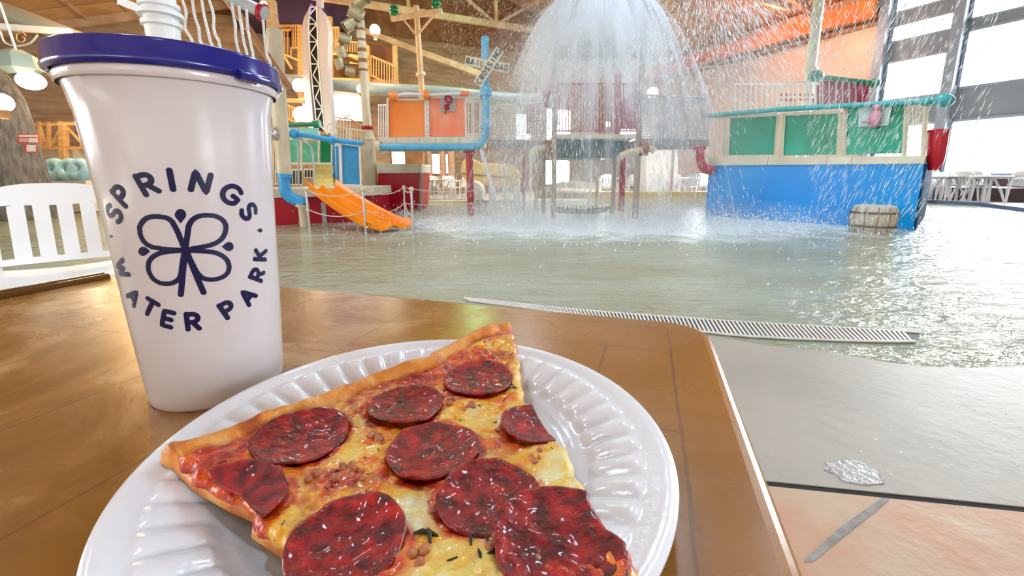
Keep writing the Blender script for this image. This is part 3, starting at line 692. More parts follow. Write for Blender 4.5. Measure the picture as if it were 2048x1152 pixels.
def crust_mat():
    m = bpy.data.materials.new('baked_crust'); m.use_nodes = True; t = m.node_tree; p = t.nodes['Principled BSDF']; n = t.nodes.new; l = t.links.new
    tc = n('ShaderNodeTexCoord'); a = n('ShaderNodeTexNoise'); a.inputs['Scale'].default_value = 60; a.inputs['Detail'].default_value = 6; l(tc.outputs['Object'], a.inputs[0])
    r = n('ShaderNodeValToRGB'); e = r.color_ramp.elements; e[0].position, e[0].color = .34, (.36, .07, .008, 1); e[1].position, e[1].color = .70, (.80, .46, .15, 1); x = e.new(.5); x.color = (.66, .24, .03, 1)
    l(a.outputs[0], r.inputs[0]); l(r.outputs[0], p.inputs['Base Color']); p.inputs['Roughness'].default_value = .42
    b = n('ShaderNodeBump'); b.inputs['Distance'].default_value = .001; b.inputs['Strength'].default_value = .8; a2 = n('ShaderNodeTexNoise'); a2.inputs['Scale'].default_value = 260; a2.inputs['Detail'].default_value = 5
    l(tc.outputs['Object'], a2.inputs[0]); l(a2.outputs[0], b.inputs['Height']); l(b.outputs[0], p.inputs['Normal']); return m
heightgrid(OUTP, .0009, z_crust, basez, 'crust', crust_mat(), pizza)
# topping outline: inset from the crust edge, ragged
def inset(P, d0):
    o = []
    n = 400; seg = np.r_[P, P[:1]]; L_ = np.r_[0, np.cumsum(np.hypot(*np.diff(seg, axis=0).T))]; ts = np.linspace(0, L_[-1], n, endpoint=False)
    q = np.c_[np.interp(ts, L_, seg[:, 0]), np.interp(ts, L_, seg[:, 1])]; c = P.mean(0)
    nr = np.roll(q, -1, 0)-np.roll(q, 1, 0); nr /= np.hypot(*nr.T)[:, None]; nr = np.c_[-nr[:, 1], nr[:, 0]]
    nr *= np.sign(np.sum((c-q)*nr, 1))[:, None]
    for i, (p, m_) in enumerate(zip(q, nr)):
        cd = float(crustdist(np.array([p[0]]), np.array([p[1]]))[0]); w = d0 if cd > .01 else d0+(CW-d0)*(1-cd/.01)
        w += .0022*(mn.noise(Vector((p[0]*160, p[1]*160, 3)))); o.append(p+m_*w)
    return np.array(o)
CHP = inset(OUTP, .0006)
def cheese_mat():
    m = bpy.data.materials.new('melted_cheese_and_sauce'); m.use_nodes = True; t = m.node_tree; p = t.nodes['Principled BSDF']; n = t.nodes.new; l = t.links.new
    tc = n('ShaderNodeTexCoord')
    def nz(sc, det=5, dist=0, ofs=0):
        q = n('ShaderNodeTexNoise'); q.inputs['Scale'].default_value = sc; q.inputs['Detail'].default_value = det; q.inputs['Distortion'].default_value = dist
        mp = n('ShaderNodeMapping'); mp.inputs['Location'].default_value = (ofs, ofs*.7, 0); l(tc.outputs['Object'], mp.inputs[0]); l(mp.outputs[0], q.inputs[0]); return q.outputs[0]
    def ramp(s, *st):
        r = n('ShaderNodeValToRGB'); e = r.color_ramp.elements
        while len(e) < len(st): e.new(.5)
        for el, (pos, c) in zip(e, st): el.position = pos; el.color = (*c, 1)
        l(s, r.inputs[0]); return r.outputs[0]
    def mix(f, a, b):
        q = n('ShaderNodeMix'); q.data_type = 'RGBA'
        for i, x in ((0, f), (6, a), (7, b)):
            if isinstance(x, tuple): q.inputs[i].default_value = (*x, 1)
            else: l(x, q.inputs[i])
        return q.outputs[2]
    at = n('ShaderNodeAttribute'); at.attribute_name = 'white'; at2 = n('ShaderNodeAttribute'); at2.attribute_name = 'sauce'
    c1 = ramp(nz(70, 6, 1.0), (.36, (.78, .17, .005)), (.47, (.84, .40, .015)), (.62, (.80, .56, .12)))
    c2 = ramp(nz(55, 5, 1.2, 4), (.36, (.82, .42, .02)), (.5, (.80, .62, .16)), (.62, (.80, .76, .50)))
    c3 = ramp(nz(90, 6, .8, 9), (.36, (.30, .010, .002)), (.52, (.60, .05, .004)), (.66, (.80, .22, .01)))
    q = mix(at.outputs['Fac'], c1, c2); q = mix(at2.outputs['Fac'], q, c3)
    sp_ = ramp(nz(330, 2, .3, 2), (.735, (0, 0, 0)), (.755, (1, 1, 1))); q2 = n('ShaderNodeRGBToBW'); l(sp_, q2.inputs[0]); q = mix(q2.outputs[0], q, (.05, .05, .015))
    sp2 = ramp(nz(120, 3, .3, 5), (.68, (0, 0, 0)), (.74, (1, 1, 1))); q3 = n('ShaderNodeRGBToBW'); l(sp2, q3.inputs[0]); q = mix(q3.outputs[0], q, (.42, .11, .02))
    l(q, p.inputs['Base Color']); p.inputs['Roughness'].default_value = .24; p.inputs['Specular IOR Level'].default_value = .4; p.inputs['Coat Weight'].default_value = .3; p.inputs['Coat Roughness'].default_value = .07
    p.inputs['Subsurface Weight'].default_value = .12; p.inputs['Subsurface Scale'].default_value = .003
    b = n('ShaderNodeBump'); b.inputs['Distance'].default_value = .0016; b.inputs['Strength'].default_value = .9; l(nz(240, 6, .6, 1), b.inputs['Height']); l(b.outputs[0], p.inputs['Normal'])
    return m
def a_white(X, Y, S):
    px = X; low = np.clip((-.02-Y)/.06, 0, 1); right = np.clip((X-.02)/.03, 0, 1)*np.clip((.04-Y)/.04, 0, 1)
    n = vnoise(X, Y, 50, 21, 4); return np.clip((n-.69+.36*np.maximum(low, right*.9))*7, 0, 1)
def a_sauce(X, Y, S):
    n = vnoise(X, Y, 48, 31, 4); cd = crustdist(X, Y); top = np.clip((.042-cd)/.025, 0, 1); left = np.clip((-.045-X)/.02, 0, 1)
    ring = pepmask(X, Y, .0025)*.28; return np.clip((n-.555+.24*top+.22*left+ring-.12*np.clip((-.03-Y)/.05, 0, 1))*6, 0, 1)
heightgrid(CHP, .0007, z_cheese, lambda X, Y: basez(X, Y)+.0030, 'cheese', cheese_mat(), pizza, {'white': a_white, 'sauce': a_sauce})
def pep_mat():
    m = bpy.data.materials.new('pepperoni'); m.use_nodes = True; t = m.node_tree; p = t.nodes['Principled BSDF']; n = t.nodes.new; l = t.links.new
    tc = n('ShaderNodeTexCoord'); a = n('ShaderNodeTexNoise'); a.inputs['Scale'].default_value = 170; a.inputs['Detail'].default_value = 6; l(tc.outputs['Object'], a.inputs[0])
    r = n('ShaderNodeValToRGB'); e = r.color_ramp.elements; e[0].position, e[0].color = .36, (.075, .0008, .0012, 1); e[1].position, e[1].color = .72, (.52, .010, .005, 1); x = e.new(.54); x.color = (.27, .002, .003, 1)
    l(a.outputs[0], r.inputs[0]); l(r.outputs[0], p.inputs['Base Color']); p.inputs['Roughness'].default_value = .3; p.inputs['Specular IOR Level'].default_value = .3; p.inputs['Coat Weight'].default_value = .32; p.inputs['Coat Roughness'].default_value = .06
    b = n('ShaderNodeBump'); b.inputs['Distance'].default_value = .0016; b.inputs['Strength'].default_value = .8; a2 = n('ShaderNodeTexNoise'); a2.inputs['Scale'].default_value = 420; a2.inputs['Detail'].default_value = 5
    l(tc.outputs['Object'], a2.inputs[0]); l(a2.outputs[0], b.inputs['Height']); l(b.outputs[0], p.inputs['Normal']); return m
m_pep = pep_mat()
def insideP(p, P=None):
    s, _, _ = sdf(np.array([p[0]]), np.array([p[1]]), OUTP if P is None else P); return float(s[0])
for i, (c, r) in enumerate(zip(PEPC, PRAD)):
    zc = float(basez(np.array([c[0]]), np.array([c[1]]))[0])+.0040+.0030
    tilt = (rng.random(2)-.5)*.10; nr, na = 20, 84; vs = []; ph = rng.random()*6
    def pz(x, y, rr, a): return zc+.0016+.0022*(rr/r)**3+tilt[0]*x+tilt[1]*y+.0007*math.sin(2*a+ph)*(rr/r)**2+.0006*mn.noise(Vector((x*260, y*260, i)))+.0005*mn.noise(Vector((x*90, y*90, i+5)))
    co = G(*PEPO[i], TZ+.026)[:2]-PC-c if i in PEPO else np.zeros(2)
    for layer in (0, 1):
        for j in range(nr+1):
            for k in range(na):
                a = 2*math.pi*k/na; R0 = r*(1+.025*math.sin(a*3+ph)+.012*math.sin(a*7+i)); e_ = np.array([math.cos(a), math.sin(a)]); bq_ = co@e_; R1 = -bq_+math.sqrt(max(1e-9, bq_*bq_-co@co+R0*R0))
                if i in PEPO:
                    lo, hi = 0, 1
                    if layer == 0 and j == 0:
                        if k == 0: CUT = {}
                        if insideP(c+co+e_*R1) < .0008:
                            for _ in range(11):
                                mid = (lo+hi)/2
                                if insideP(c+co+e_*R1*mid) > .0008: lo = mid
                                else: hi = mid
                            CUT[k] = lo
                    R1 *= CUT.get(k, 1)
                x, y = co+e_*R1*j/nr; rr = math.hypot(x, y); s = 1
                z = pz(x, y, rr, a)-(0 if layer == 0 else .0013)
                if j == nr and layer == 0: z -= .0004
                vs.append((PC[0]+c[0]+x, PC[1]+c[1]+y, TZ+z))
    f = []; o_ = (nr+1)*na
    for j in range(nr):
        for k in range(na):
            f.append((j*na+k, j*na+(k+1) % na, (j+1)*na+(k+1) % na, (j+1)*na+k)); f.append((o_+(j+1)*na+k, o_+(j+1)*na+(k+1) % na, o_+j*na+(k+1) % na, o_+j*na+k))
    f += [(nr*na+k, nr*na+(k+1) % na, o_+nr*na+(k+1) % na, o_+nr*na+k) for k in range(na)]
    mb = MB(); mb.add(vs, f); mb.build('pepperoni', m_pep, pizza, smooth=180)
# herb flakes and browned sausage crumbs
mb = MB(); r_ = random.Random(5)
def surf(x, y): X, Y = np.array([x]), np.array([y]); return TZ+float(z_cheese(X, Y, np.array([.01]))[0])
spots = [(842, 1082, 2.2), (960, 1070, 1.5), (975, 1095, 1.5), (1022, 765, 1.2), (1085, 1010, 1), (925, 1060, 1.1), (880, 1020, .8), (1000, 1100, .9), (905, 1000, .7)]
for x, y, k in spots:
    p = G(x, y, TZ+.022)[:2]-PC
    for _ in range(3):
        a = r_.random()*3; q = p+np.array([r_.uniform(-.002, .002), r_.uniform(-.002, .002)])*k; z = surf(*q)+.0003; l_ = .0013*k
        mb.tube([(PC[0]+q[0]-math.cos(a)*l_, PC[1]+q[1]-math.sin(a)*l_, z), (PC[0]+q[0], PC[1]+q[1], z+.0006), (PC[0]+q[0]+math.cos(a)*l_, PC[1]+q[1]+math.sin(a)*l_, z)], [.0002*k, .0004*k, .0002*k], 5)
for _ in range(170):
    q = np.array([r_.uniform(-.09, .08), r_.uniform(-.12, .09)])
    if insideP(q, CHP) < .004: continue
    if any(np.hypot(*(q-c)) < r for c, r in zip(PEPC, PRAD)): continue
    a = r_.random()*3; z = surf(*q)+.0002; l_ = r_.uniform(.0006, .0016)
    mb.tube([(PC[0]+q[0]-math.cos(a)*l_, PC[1]+q[1]-math.sin(a)*l_, z), (PC[0]+q[0]+math.cos(a)*l_, PC[1]+q[1]+math.sin(a)*l_, z+.0002)], r_.uniform(.00015, .00035), 4)
o = mb.build('herb_flakes', mat('dried_herb', (.012, .014, .006), .6), pizza); o['kind'] = 'stuff'
m_saus = mat('sausage', (.42, .09, .03), .35, vcol=(.60, .22, .08), vs=200, coat=.4, bump=.5, bs=400)
for x, y in ((640, 930), (665, 945), (690, 920), (710, 940), (745, 860), (760, 870), (830, 1110), (1075, 905), (560, 925), (905, 790), (930, 800), (1060, 1105), (985, 1085)):
    p = G(x, y, TZ+.022)[:2]-PC
    for _ in range(4):
        q = p+np.array([r_.gauss(0, .002), r_.gauss(0, .002)]); r0 = r_.uniform(.0010, .0022); MB().ball((PC[0]+q[0], PC[1]+q[1], surf(*q)+r0*.05), r0, 8, (1, 1.2, .6)).build('sausage_crumb', m_saus, pizza, smooth=180)

# ================================================================== WHITE PATIO CHAIRS
def make_chair(name, label, loc, rz, group, m=None, fine=False):
    m = m or m_white; t = local(name, label, 'chair', loc, group, rz)
    Z = .44; mb = MB()
    n = 10
    for i in range(n):                                       # dished seat made of curved strips
        x0, x1 = -.22+.44*i/n, -.22+.44*(i+1)/n
        d = lambda x: -.012*(1-(x/.22)**2)
        mb.add([(x0, -.22, Z+d(x0)-.01), (x1, -.22, Z+d(x1)-.01), (x1, .20, Z+d(x1)), (x0, .20, Z+d(x0)), (x0, -.22, Z-.03), (x1, -.22, Z-.03), (x1, .20, Z-.025), (x0, .20, Z-.025)],
               [(0, 1, 2, 3), (7, 6, 5, 4), (0, 4, 5, 1), (2, 6, 7, 3), (1, 5, 6, 2), (3, 7, 4, 0)])
    mb.build('seat', m, t, smooth=50)
    def bk(x, z): return .20+(z-Z)*.28-.035*(1-(x/.26)**2)*0+.05*(x/.26)**2*-.6      # reclined, slightly wrapped
    top = lambda x: Z+.425-.055*abs(x/.25)**3.0
    zb = Z+.02; fr = MB(); th = .016
    def strip(mb_, f0, f1, xs):                              # ribbon between two height functions
        v = []
        for x in xs:
            for z in (f0(x), f1(x)):
                for e in (0, th): v.append((x, bk(x, z)+e, z))
        k = len(xs); f = []
        for i in range(k-1):
            a, b = i*4, (i+1)*4
            f += [(a, a+2, b+2, b), (a+1, b+1, b+3, a+3), (a+2, a+3, b+3, b+2), (a, b, b+1, a+1)]
        f += [(0, 1, 3, 2), ((k-1)*4, (k-1)*4+2, (k-1)*4+3, (k-1)*4+1)]
        mb_.add(v, f)
    strip(fr, lambda x: top(x)-.115+.03*abs(x/.2)**2, top, list(np.linspace(-.25, .25, 21)))
    for s_ in (-1, 1): strip(fr, lambda x: zb, lambda x: top(x)-.06, [s_*.25, s_*.235, s_*.22, s_*.205][::s_])
    strip(fr, lambda x: zb, lambda x: zb+.03, list(np.linspace(-.24, .24, 9)))
    fr.build('backrest', m, t, smooth=50)
    for cx in (-.132, -.044, .044, .132):
        s2 = MB(); strip(s2, lambda x: zb+.02, lambda x: top(x)-.10, [cx-.030, cx, cx+.030]); s2.build('back_slat', m, t, smooth=50)
    for s_ in (-1, 1):
        MB().tube(smoothpath([(s_*.25, bk(.25, Z+.27), Z+.25), (s_*.285, .10, Z+.235), (s_*.285, -.12, Z+.225), (s_*.27, -.21, Z+.18), (s_*.255, -.235, .30)], 5), .021 if fine else .02, 8).build('armrest', m, t, smooth=60)
        MB().tube([(s_*.255, -.235, .32), (s_*.26, -.26, .0)], [.026, .018], 8).build('leg', m, t, smooth=60)
        MB().tube([(s_*.235, .20, Z+.02), (s_*.265, .27, .0)], [.028, .018], 8).build('leg', m, t, smooth=60)
    return t
make_chair('patio_chair', 'white plastic slatted patio chair beside the brown table, left of the cup', (-2.22, 2.06, 0), math.radians(42), 'white patio chairs', fine=True)
# ================================================================== helpers for the play structures
def post(mb, x, yb, yt, w, Y=None, xt=None, seg=12, z0=-.02):
    """vertical round post: foot at pixel (x, yb) on the floor, head at pixel row yt, w pixels wide"""
    b = G(x, yb) if Y is None else Q(x, yb, Y); b = np.array([b[0], b[1], z0 if Y is None else b[2]])
    zt = zat(b, yt); r = w/2*math.hypot(b[0]*0, b[1])/FP
    mb.cyl(b, (b[0], b[1], zt), r, seg=seg); return b, zt, r
def tubeq(mb, pts, Y, wpx, n=6, seg=12):
    P = [Q(p[0], p[1], p[2] if len(p) > 2 else Y) for p in pts]; P = smoothpath(P, n) if n > 1 else P
    r = wpx/2*Y/FP; mb.tube(P, r, seg); return P, r
def rail(parent, name, m, x0, x1, yt, yb, Y, n, w=3, wy=None, ytr=None, ybr=None):
    mb = MB(); ytr = yt if ytr is None else ytr; ybr = yb if ybr is None else ybr
    Y0, Y1 = (Y, Y) if not isinstance(Y, tuple) else Y
    mb.bar(Q(x0, yt, Y0), Q(x1, ytr, Y1), w*Y0/FP*1.2, w*Y0/FP*1.2); mb.bar(Q(x0, yb, Y0), Q(x1, ybr, Y1), w*Y0/FP, w*Y0/FP)
    for i in range(n+1):
        t = i/n; mb.bar(Q(x0+(x1-x0)*t, yt+(ytr-yt)*t, Y0+(Y1-Y0)*t), Q(x0+(x1-x0)*t, yb+(ybr-yb)*t, Y0+(Y1-Y0)*t), w*.6*Y0/FP)
    return mb.build(name, m, parent, smooth=0)
m_tan = mat('cream_pipe', (.60, .53, .37), .4, var=.12, vs=3)
m_cream = mat('cream_fascia', (.68, .63, .48), .45, var=.1, vs=3)
m_red = mat('red_paint', (.40, .006, .02), .3, var=.12, vs=2, spec=.3)
m_maroon = mat('maroon_panel', (.33, .012, .075), .3, var=.15, vs=3)
m_blue = mat('blue_panel', (.002, .33, .80), .3, vcol=(.002, .25, .70), vs=.8, spec=.3)
m_blue2 = mat('blue_pipe', (.10, .40, .62), .35, var=.1)
m_blue3 = mat('bright_blue_pipe', (.03, .32, .68), .35, var=.1)
m_green = mat('green_panel', (.005, .30, .12), .25, vcol=(.004, .22, .07), vs=1.6, spec=.25)
m_greenp = mat('green_pipe', (.01, .22, .13), .35)
m_teal = mat('teal_pipe', (.05, .36, .38), .35)
m_orange = mat('orange_panel', (.90, .20, .02), .3, vcol=(.85, .27, .05), vs=1.5)
m_orange2 = mat('pale_orange_panel', (.86, .16, .06), .3, vcol=(.88, .33, .20), vs=1.5)
m_slide = mat('orange_slide', (.95, .30, .004), .22, vcol=(.92, .25, .003), vs=2, spec=.3)
m_yel = mat('yellow_steps', (.78, .66, .25), .45, var=.08)
m_post = mat('grey_brown_post', (.34, .28, .20), .6, vcol=(.46, .40, .32), vs=2, stretch=(3, 3, .6))
m_rope = mat('rope', (.62, .52, .42), .7)
m_dteal = mat('dark_teal', (.02, .09, .11), .4)
m_netgrey = mat('walkway_grey', (.30, .30, .29), .6, var=.1)

# ---- left tank, steps and slide tower
def left_tower():
    b = G(560, 452); t = thing('slide_tower', 'low play tower with green and blue panels, yellow steps and an orange slide', 'play structure', (b[0], b[1], 0))
    Yf = 8.9
    A, B = G(520, 452), G(748, 441); h = .62
    MB().prism([(A[0], A[1], -.05), (B[0], B[1], -.05), (B[0]-.1, B[1]+1.6, -.05), (A[0]-.5, A[1]+1.6, -.05)], (0, 0, zat(A, 397)+.05)).build('tank_base', m_red, t, smooth=0, bevel=.02)
    zt = zat(A, 397)
    MB().prism([(A[0]-.05, A[1]-.05, zt), (B[0]+.05, B[1]-.05, zt), (B[0]-.05, B[1]+1.65, zt), (A[0]-.55, A[1]+1.65, zt)], (0, 0, .17)).build('deck_fascia', m_cream, t, smooth=0, bevel=.01)
    # barcode-like slotted white panels
    for x0, x1, y0, y1, n in ((572, 604, 338, 370, 5), (608, 626, 337, 356, 3)):
        p = MB(); panel(p, [(x0, y1), (x1, y1), (x1, y0), (x0, y0)], 9.6, .04); o = p.build('slot_panel', m_cream, t, smooth=0)
        s = MB()
        for i in range(n):
            a = x0+(x1-x0)*(i+.25)/n; panel(s, [(a, y1-2), (a+(x1-x0)/n*.5, y1-2), (a+(x1-x0)/n*.5, y0+3), (a, y0+3)], 9.585, .012)
        s.build('slots', m_black, o, smooth=0)
    # green panels and their pale frames
    for i, (x0, x1, y0, y1, m) in enumerate(((571, 600, 280, 326, 'a'), (606, 636, 284, 326, 'a'), (641, 662, 270, 325, 'b'))):
        p = MB(); panel(p, [(x0, y1), (x1, y1), (x1, y0), (x0, y0)], 10.2, .03)
        p.build('green_panel', m_green if m == 'b' else mat('pale_green_panel', (.16, .58, .40), .25, vcol=(.04, .42, .22), vs=2.5), t, smooth=0)
    p = MB(); panel(p, [(569, 280), (638, 280), (636, 256), (577, 256)], 10.25, .03); p.build('header_panel', mat('aqua_panel', (.28, .66, .60), .3), t, smooth=0)
    f = MB()
    for x in (569, 603, 638, 664): f.bar(Q(x, 372 if x < 630 else 330, 10.1), Q(x, 262, 10.1), .04)
    f.bar(Q(569, 327, 10.1), Q(665, 327, 10.1), .05); f.bar(Q(569, 279, 10.1), Q(665, 276, 10.1), .04); f.build('frame', m_cream, t, smooth=0)
    rail(t, 'railing', m_cream, 541, 567, 262, 368, 10.3, 5)
    rail(t, 'railing', m_cream, 664, 732, 252, 284, 10.6, 12, w=2.5, ytr=262)
    rail(t, 'railing', m_whitep, 655, 700, 250, 284, 11.2, 7, w=2, ytr=230)
    s = MB()
    for i in range(5):
        y0 = 368-9*i; s.box((Q(648, y0, 9.5+.28*i)+np.array([0, .14, -.04])), (.42, .30, .13))
    s.build('steps', m_yel, t, smooth=0)
    s = MB(); panel(s, [(630, 368), (665, 368), (663, 326), (632, 326)], 10.75, .05); s.build('step_back', m_yel, t, smooth=0)
    # blue panel with striped return
    p = MB(); panel(p, [(686, 368), (721, 369), (718, 293), (684, 288)], 9.5, .04); p.build('blue_panel', mat('mid_blue_panel', (.02, .25, .50), .35, var=.08), t, smooth=0)
    p = MB(); a = [Q(664, 362, 10.3), Q(686, 369, 9.5), Q(684, 287, 9.5), Q(661, 284, 10.3)]; p.prism(a, (.03, .03, 0)); p.build('side_panel', mat('pale_blue_frame', (.66, .73, .80), .35), t, smooth=0)
    s = MB()
    for u0, u1 in ((.18, .36), (.5, .68)):
        L_ = lambda u, v: (a[0]*(1-u)+a[1]*u)*(1-v)+(a[3]*(1-u)+a[2]*u)*v+np.array([-.012, -.012, 0])
        s.prism([L_(u0, .05), L_(u1, .05), L_(u1, .92), L_(u0, .92)], (.008, .008, 0))
    s.build('blue_stripes', m_blue, t, smooth=0)
    f = MB()
    for x in (684, 722): f.bar(Q(x, 372, 9.48), Q(x-3, 286, 9.48), .035)
    f.bar(Q(684, 370, 9.48), Q(722, 371, 9.48), .04); f.bar(Q(681, 287, 9.48), Q(719, 292, 9.48), .035); f.build('frame', m_whitep, t, smooth=0)
    # handrail
    h = MB(); tubeq(h, [(597, 372, 9.3), (597, 279, 9.3), (608, 282, 9.2), (621, 293, 9.1), (627, 320, 9.0), (629, 366, 8.9)], 9.2, 3.5, 4, 8); h.build('handrail', m_grey, t)
    # slide: double trough
    cs = [(-.5, .17), (-.47, .175), (-.44, .02), (-.3, -.035), (-.14, .0), (-.03, .075), (.03, .075), (.14, .0), (.3, -.035), (.44, .02), (.47, .175), (.5, .17)]
    TL, TR, BL, BR = Q(612, 372, 9.1), Q(676, 372, 9.35), G(748, 464, .03), G(826, 456, .03)
    TL = Q(615, 381, 7.72); TR = Q(674, 376, 7.9)
    n = 16; vs = []; w = len(cs)
    for i in range(n+1):
        s_ = i/n; c0, c1 = TL*(1-s_)+BL*s_, TR*(1-s_)+BR*s_; dz = -.10*math.sin(math.pi*s_)*.6+.05*max(0, s_-.85)/.15
        for a, z in cs: p = c0*(.5-a)+c1*(.5+a); vs.append((p[0], p[1], p[2]+z*(.95-.35*s_)+dz))
    k = len(vs)
    for v in list(vs): vs.append((v[0], v[1], v[2]-.03))
    f = []
    for i in range(n):
        for j in range(w-1): f += [(i*w+j, i*w+j+1, (i+1)*w+j+1, (i+1)*w+j), (k+(i+1)*w+j, k+(i+1)*w+j+1, k+i*w+j+1, k+i*w+j)]
        f += [(i*w, (i+1)*w, k+(i+1)*w, k+i*w), (i*w+w-1, k+i*w+w-1, k+(i+1)*w+w-1, (i+1)*w+w-1)]
    for j in range(w-1): f += [(j, k+j, k+j+1, j+1), (n*w+j, n*w+j+1, k+n*w+j+1, k+n*w+j)]
    MB().add(vs, f).build('slide', m_slide, t, smooth=50)
    MB().bar(G(650, 450), np.array([*G(650, 450)[:2], .42]), .06).build('slide_leg', m_grey, t)
left_tower()
def pipe_thing(name, label, cat, m, pts, Y, w, extra=(), n=6):
    P0 = Q(pts[0][0], pts[0][1], pts[0][2] if len(pts[0]) > 2 else Y); t = thing(name, label, cat, P0)
    mb = MB(); P, r = tubeq(mb, pts, Y, w, n, 16); mb.build('pipe', m, t)
    for pn, pm, x, y, ln, wd, axis in extra:
        c = Q(x, y, Y); e = np.array(axis, float); e /= np.linalg.norm(e); q = MB(); q.cyl(c-e*ln/2, c+e*ln/2, wd/2*Y/FP, seg=18); q.build(pn, pm, t)
    return t
# tall cream stand pipe with bright blue elbow
b = G(604, 452); t = thing('water_pipe', 'tall cream stand pipe ending in a bright blue elbow beside the red tank', 'pipe', (b[0], b[1], 0))
Yp = b[1]-.05
mb = MB(); tubeq(mb, [(569, 350), (556, 180), (549, 60)], Yp, 27, 1, 18); mb.build('stand_pipe', m_tan, t)
mb = MB(); tubeq(mb, [(569, 352), (569, 372), (575, 390), (590, 400), (604, 404), (606, 408)], Yp, 22, 6, 18); mb.build('elbow', m_blue3, t)
MB().cyl(Q(569, 354, Yp), Q(569, 347, Yp), 15*Yp/FP).build('flange', m_blue3, t); MB().cyl(Q(605, 414, Yp), Q(605, 408, Yp), 13*Yp/FP).build('flange', m_tan, t)
c = Q(605, 412, Yp); MB().cyl((c[0], c[1], -.1), c, 8.5*Yp/FP).build('pedestal', m_tan, t)
mb = MB(); mb.ball(Q(545, 268, Yp-.15), .11, 10); mb.ball(Q(541, 258, Yp-.15), .05, 8); mb.build('clamp', m_steel, t)
pipe_thing('water_pipe', 'bright blue pipe with valves running across above the orange slide', 'pipe', m_blue3, [(577, 267), (620, 272), (665, 280), (726, 287)], 9.0, 9.5,
           [('valve', m_blue3, 591, 268, .09, 20, (1, 0, -.05)), ('valve', m_blue3, 665, 280, .09, 17, (1, 0, -.05)), ('collar', m_tan, 574, 266, .12, 15, (1, 0, 0))])
pipe_thing('water_pipe', 'green pipe with a rounded end behind the bright blue pipe', 'pipe', m_greenp, [(567, 251), (634, 248)], 9.8, 8, [('end_cap', m_greenp, 634, 248, .14, 15, (1, 0, .05))], 1)
# cream column with red valve
b = G(746, 424); t = thing('pipe_column', 'thick cream column with red valve beside the blue panel', 'column', (b[0], b[1], 0)); Yc = b[1]
def vseg(mb, x, y0, y1, w, Y): a = Q(x, y1, Y); mb.cyl(a, (a[0], a[1], zat(a, y0)), w/2*Y/FP, seg=18)
mb = MB(); mb.cyl((b[0], b[1], -.05), (b[0], b[1], zat(b, 275)), 12.5*Yc/FP, seg=20); mb.build('column', m_tan, t)
mb = MB(); mb.cyl((b[0], b[1], zat(b, 280)), (b[0], b[1], zat(b, 262)), 14*Yc/FP, 9*Yc/FP, 20); mb.build('collar', m_tan, t)
mb = MB(); z = zat(b, 256)
for k in range(8): a = k*math.pi/4; mb.ball((b[0]+.09*math.cos(a), b[1]+.09*math.sin(a), z), .055, 8)
mb.tube([(b[0]+.1*math.cos(a), b[1]+.1*math.sin(a), z) for a in np.linspace(0, 2*math.pi, 17)[:-1]], .035, 8, closed=True); mb.build('valve_wheel', m_red, t)
mb = MB(); vz = zat(b, -12); top = vz
mb.cyl((b[0], b[1], zat(b, 262)), (b[0], b[1], vz), 8*Yc/FP, seg=16); mb.build('mast', m_tan, t)
for y0, y1 in ((138, 143), (118, 126), (97, 104), (78, 83), (57, 62), (-12, 42)):
    mb = MB(); mb.cyl((b[0], b[1], zat(b, y1)), (b[0], b[1], zat(b, y0)), 8.4*Yc/FP, seg=16); mb.build('dark_band', m_woodd, t)
m_can = mat('tin_can', (.42, .37, .24), .4, metal=.6, var=.2, vs=3)
for i, (x, y, r, tx, tz) in enumerate(((722, 2, .15, .9, .4), (712, 27, .15, -.9, .5), (699, 50, .13, -.8, -.6), (690, 78, .12, -1, .25), (683, 104, .12, -.2, 1), (679, 127, .11, -.2, 1), (700, 143, .10, -1, .2))):
    c = Q(x, y, Yc-.1); e = np.array([tx, -.35, tz]); e /= np.linalg.norm(e); q = thing('tipping_can', ['tilted tin can at the top of the cream mast', 'large tin can below the topmost one on the mast', 'tin can with a dark open mouth hanging left on the mast', 'pale tin can sideways midway up the mast', 'upright tin can below the sideways pale one', 'upright tin can second from the bottom of the mast stack', 'lowest tin can on the mast, lying sideways'][i], 'can', c, 'tipping cans on the striped mast')
    R = Vector((0, 0, 1)).rotation_difference(Vector(e)).to_matrix()
    MB().lathe([(.001, -r*1.1), (r*.92, -r*1.1), (r, -r), (r, -r*.3), (r*.96, -r*.25), (r, -r*.2), (r, r), (r*1.04, r*1.05), (r*.9, r*1.0), (r*.88, -r*.9), (.001, -r*.95)], c, 20, R=R).build('can_body', m_can, q)
    MB().cyl(c, (b[0], b[1], c[2]-.02), .022, seg=8).build('bracket', m_woodd, q)

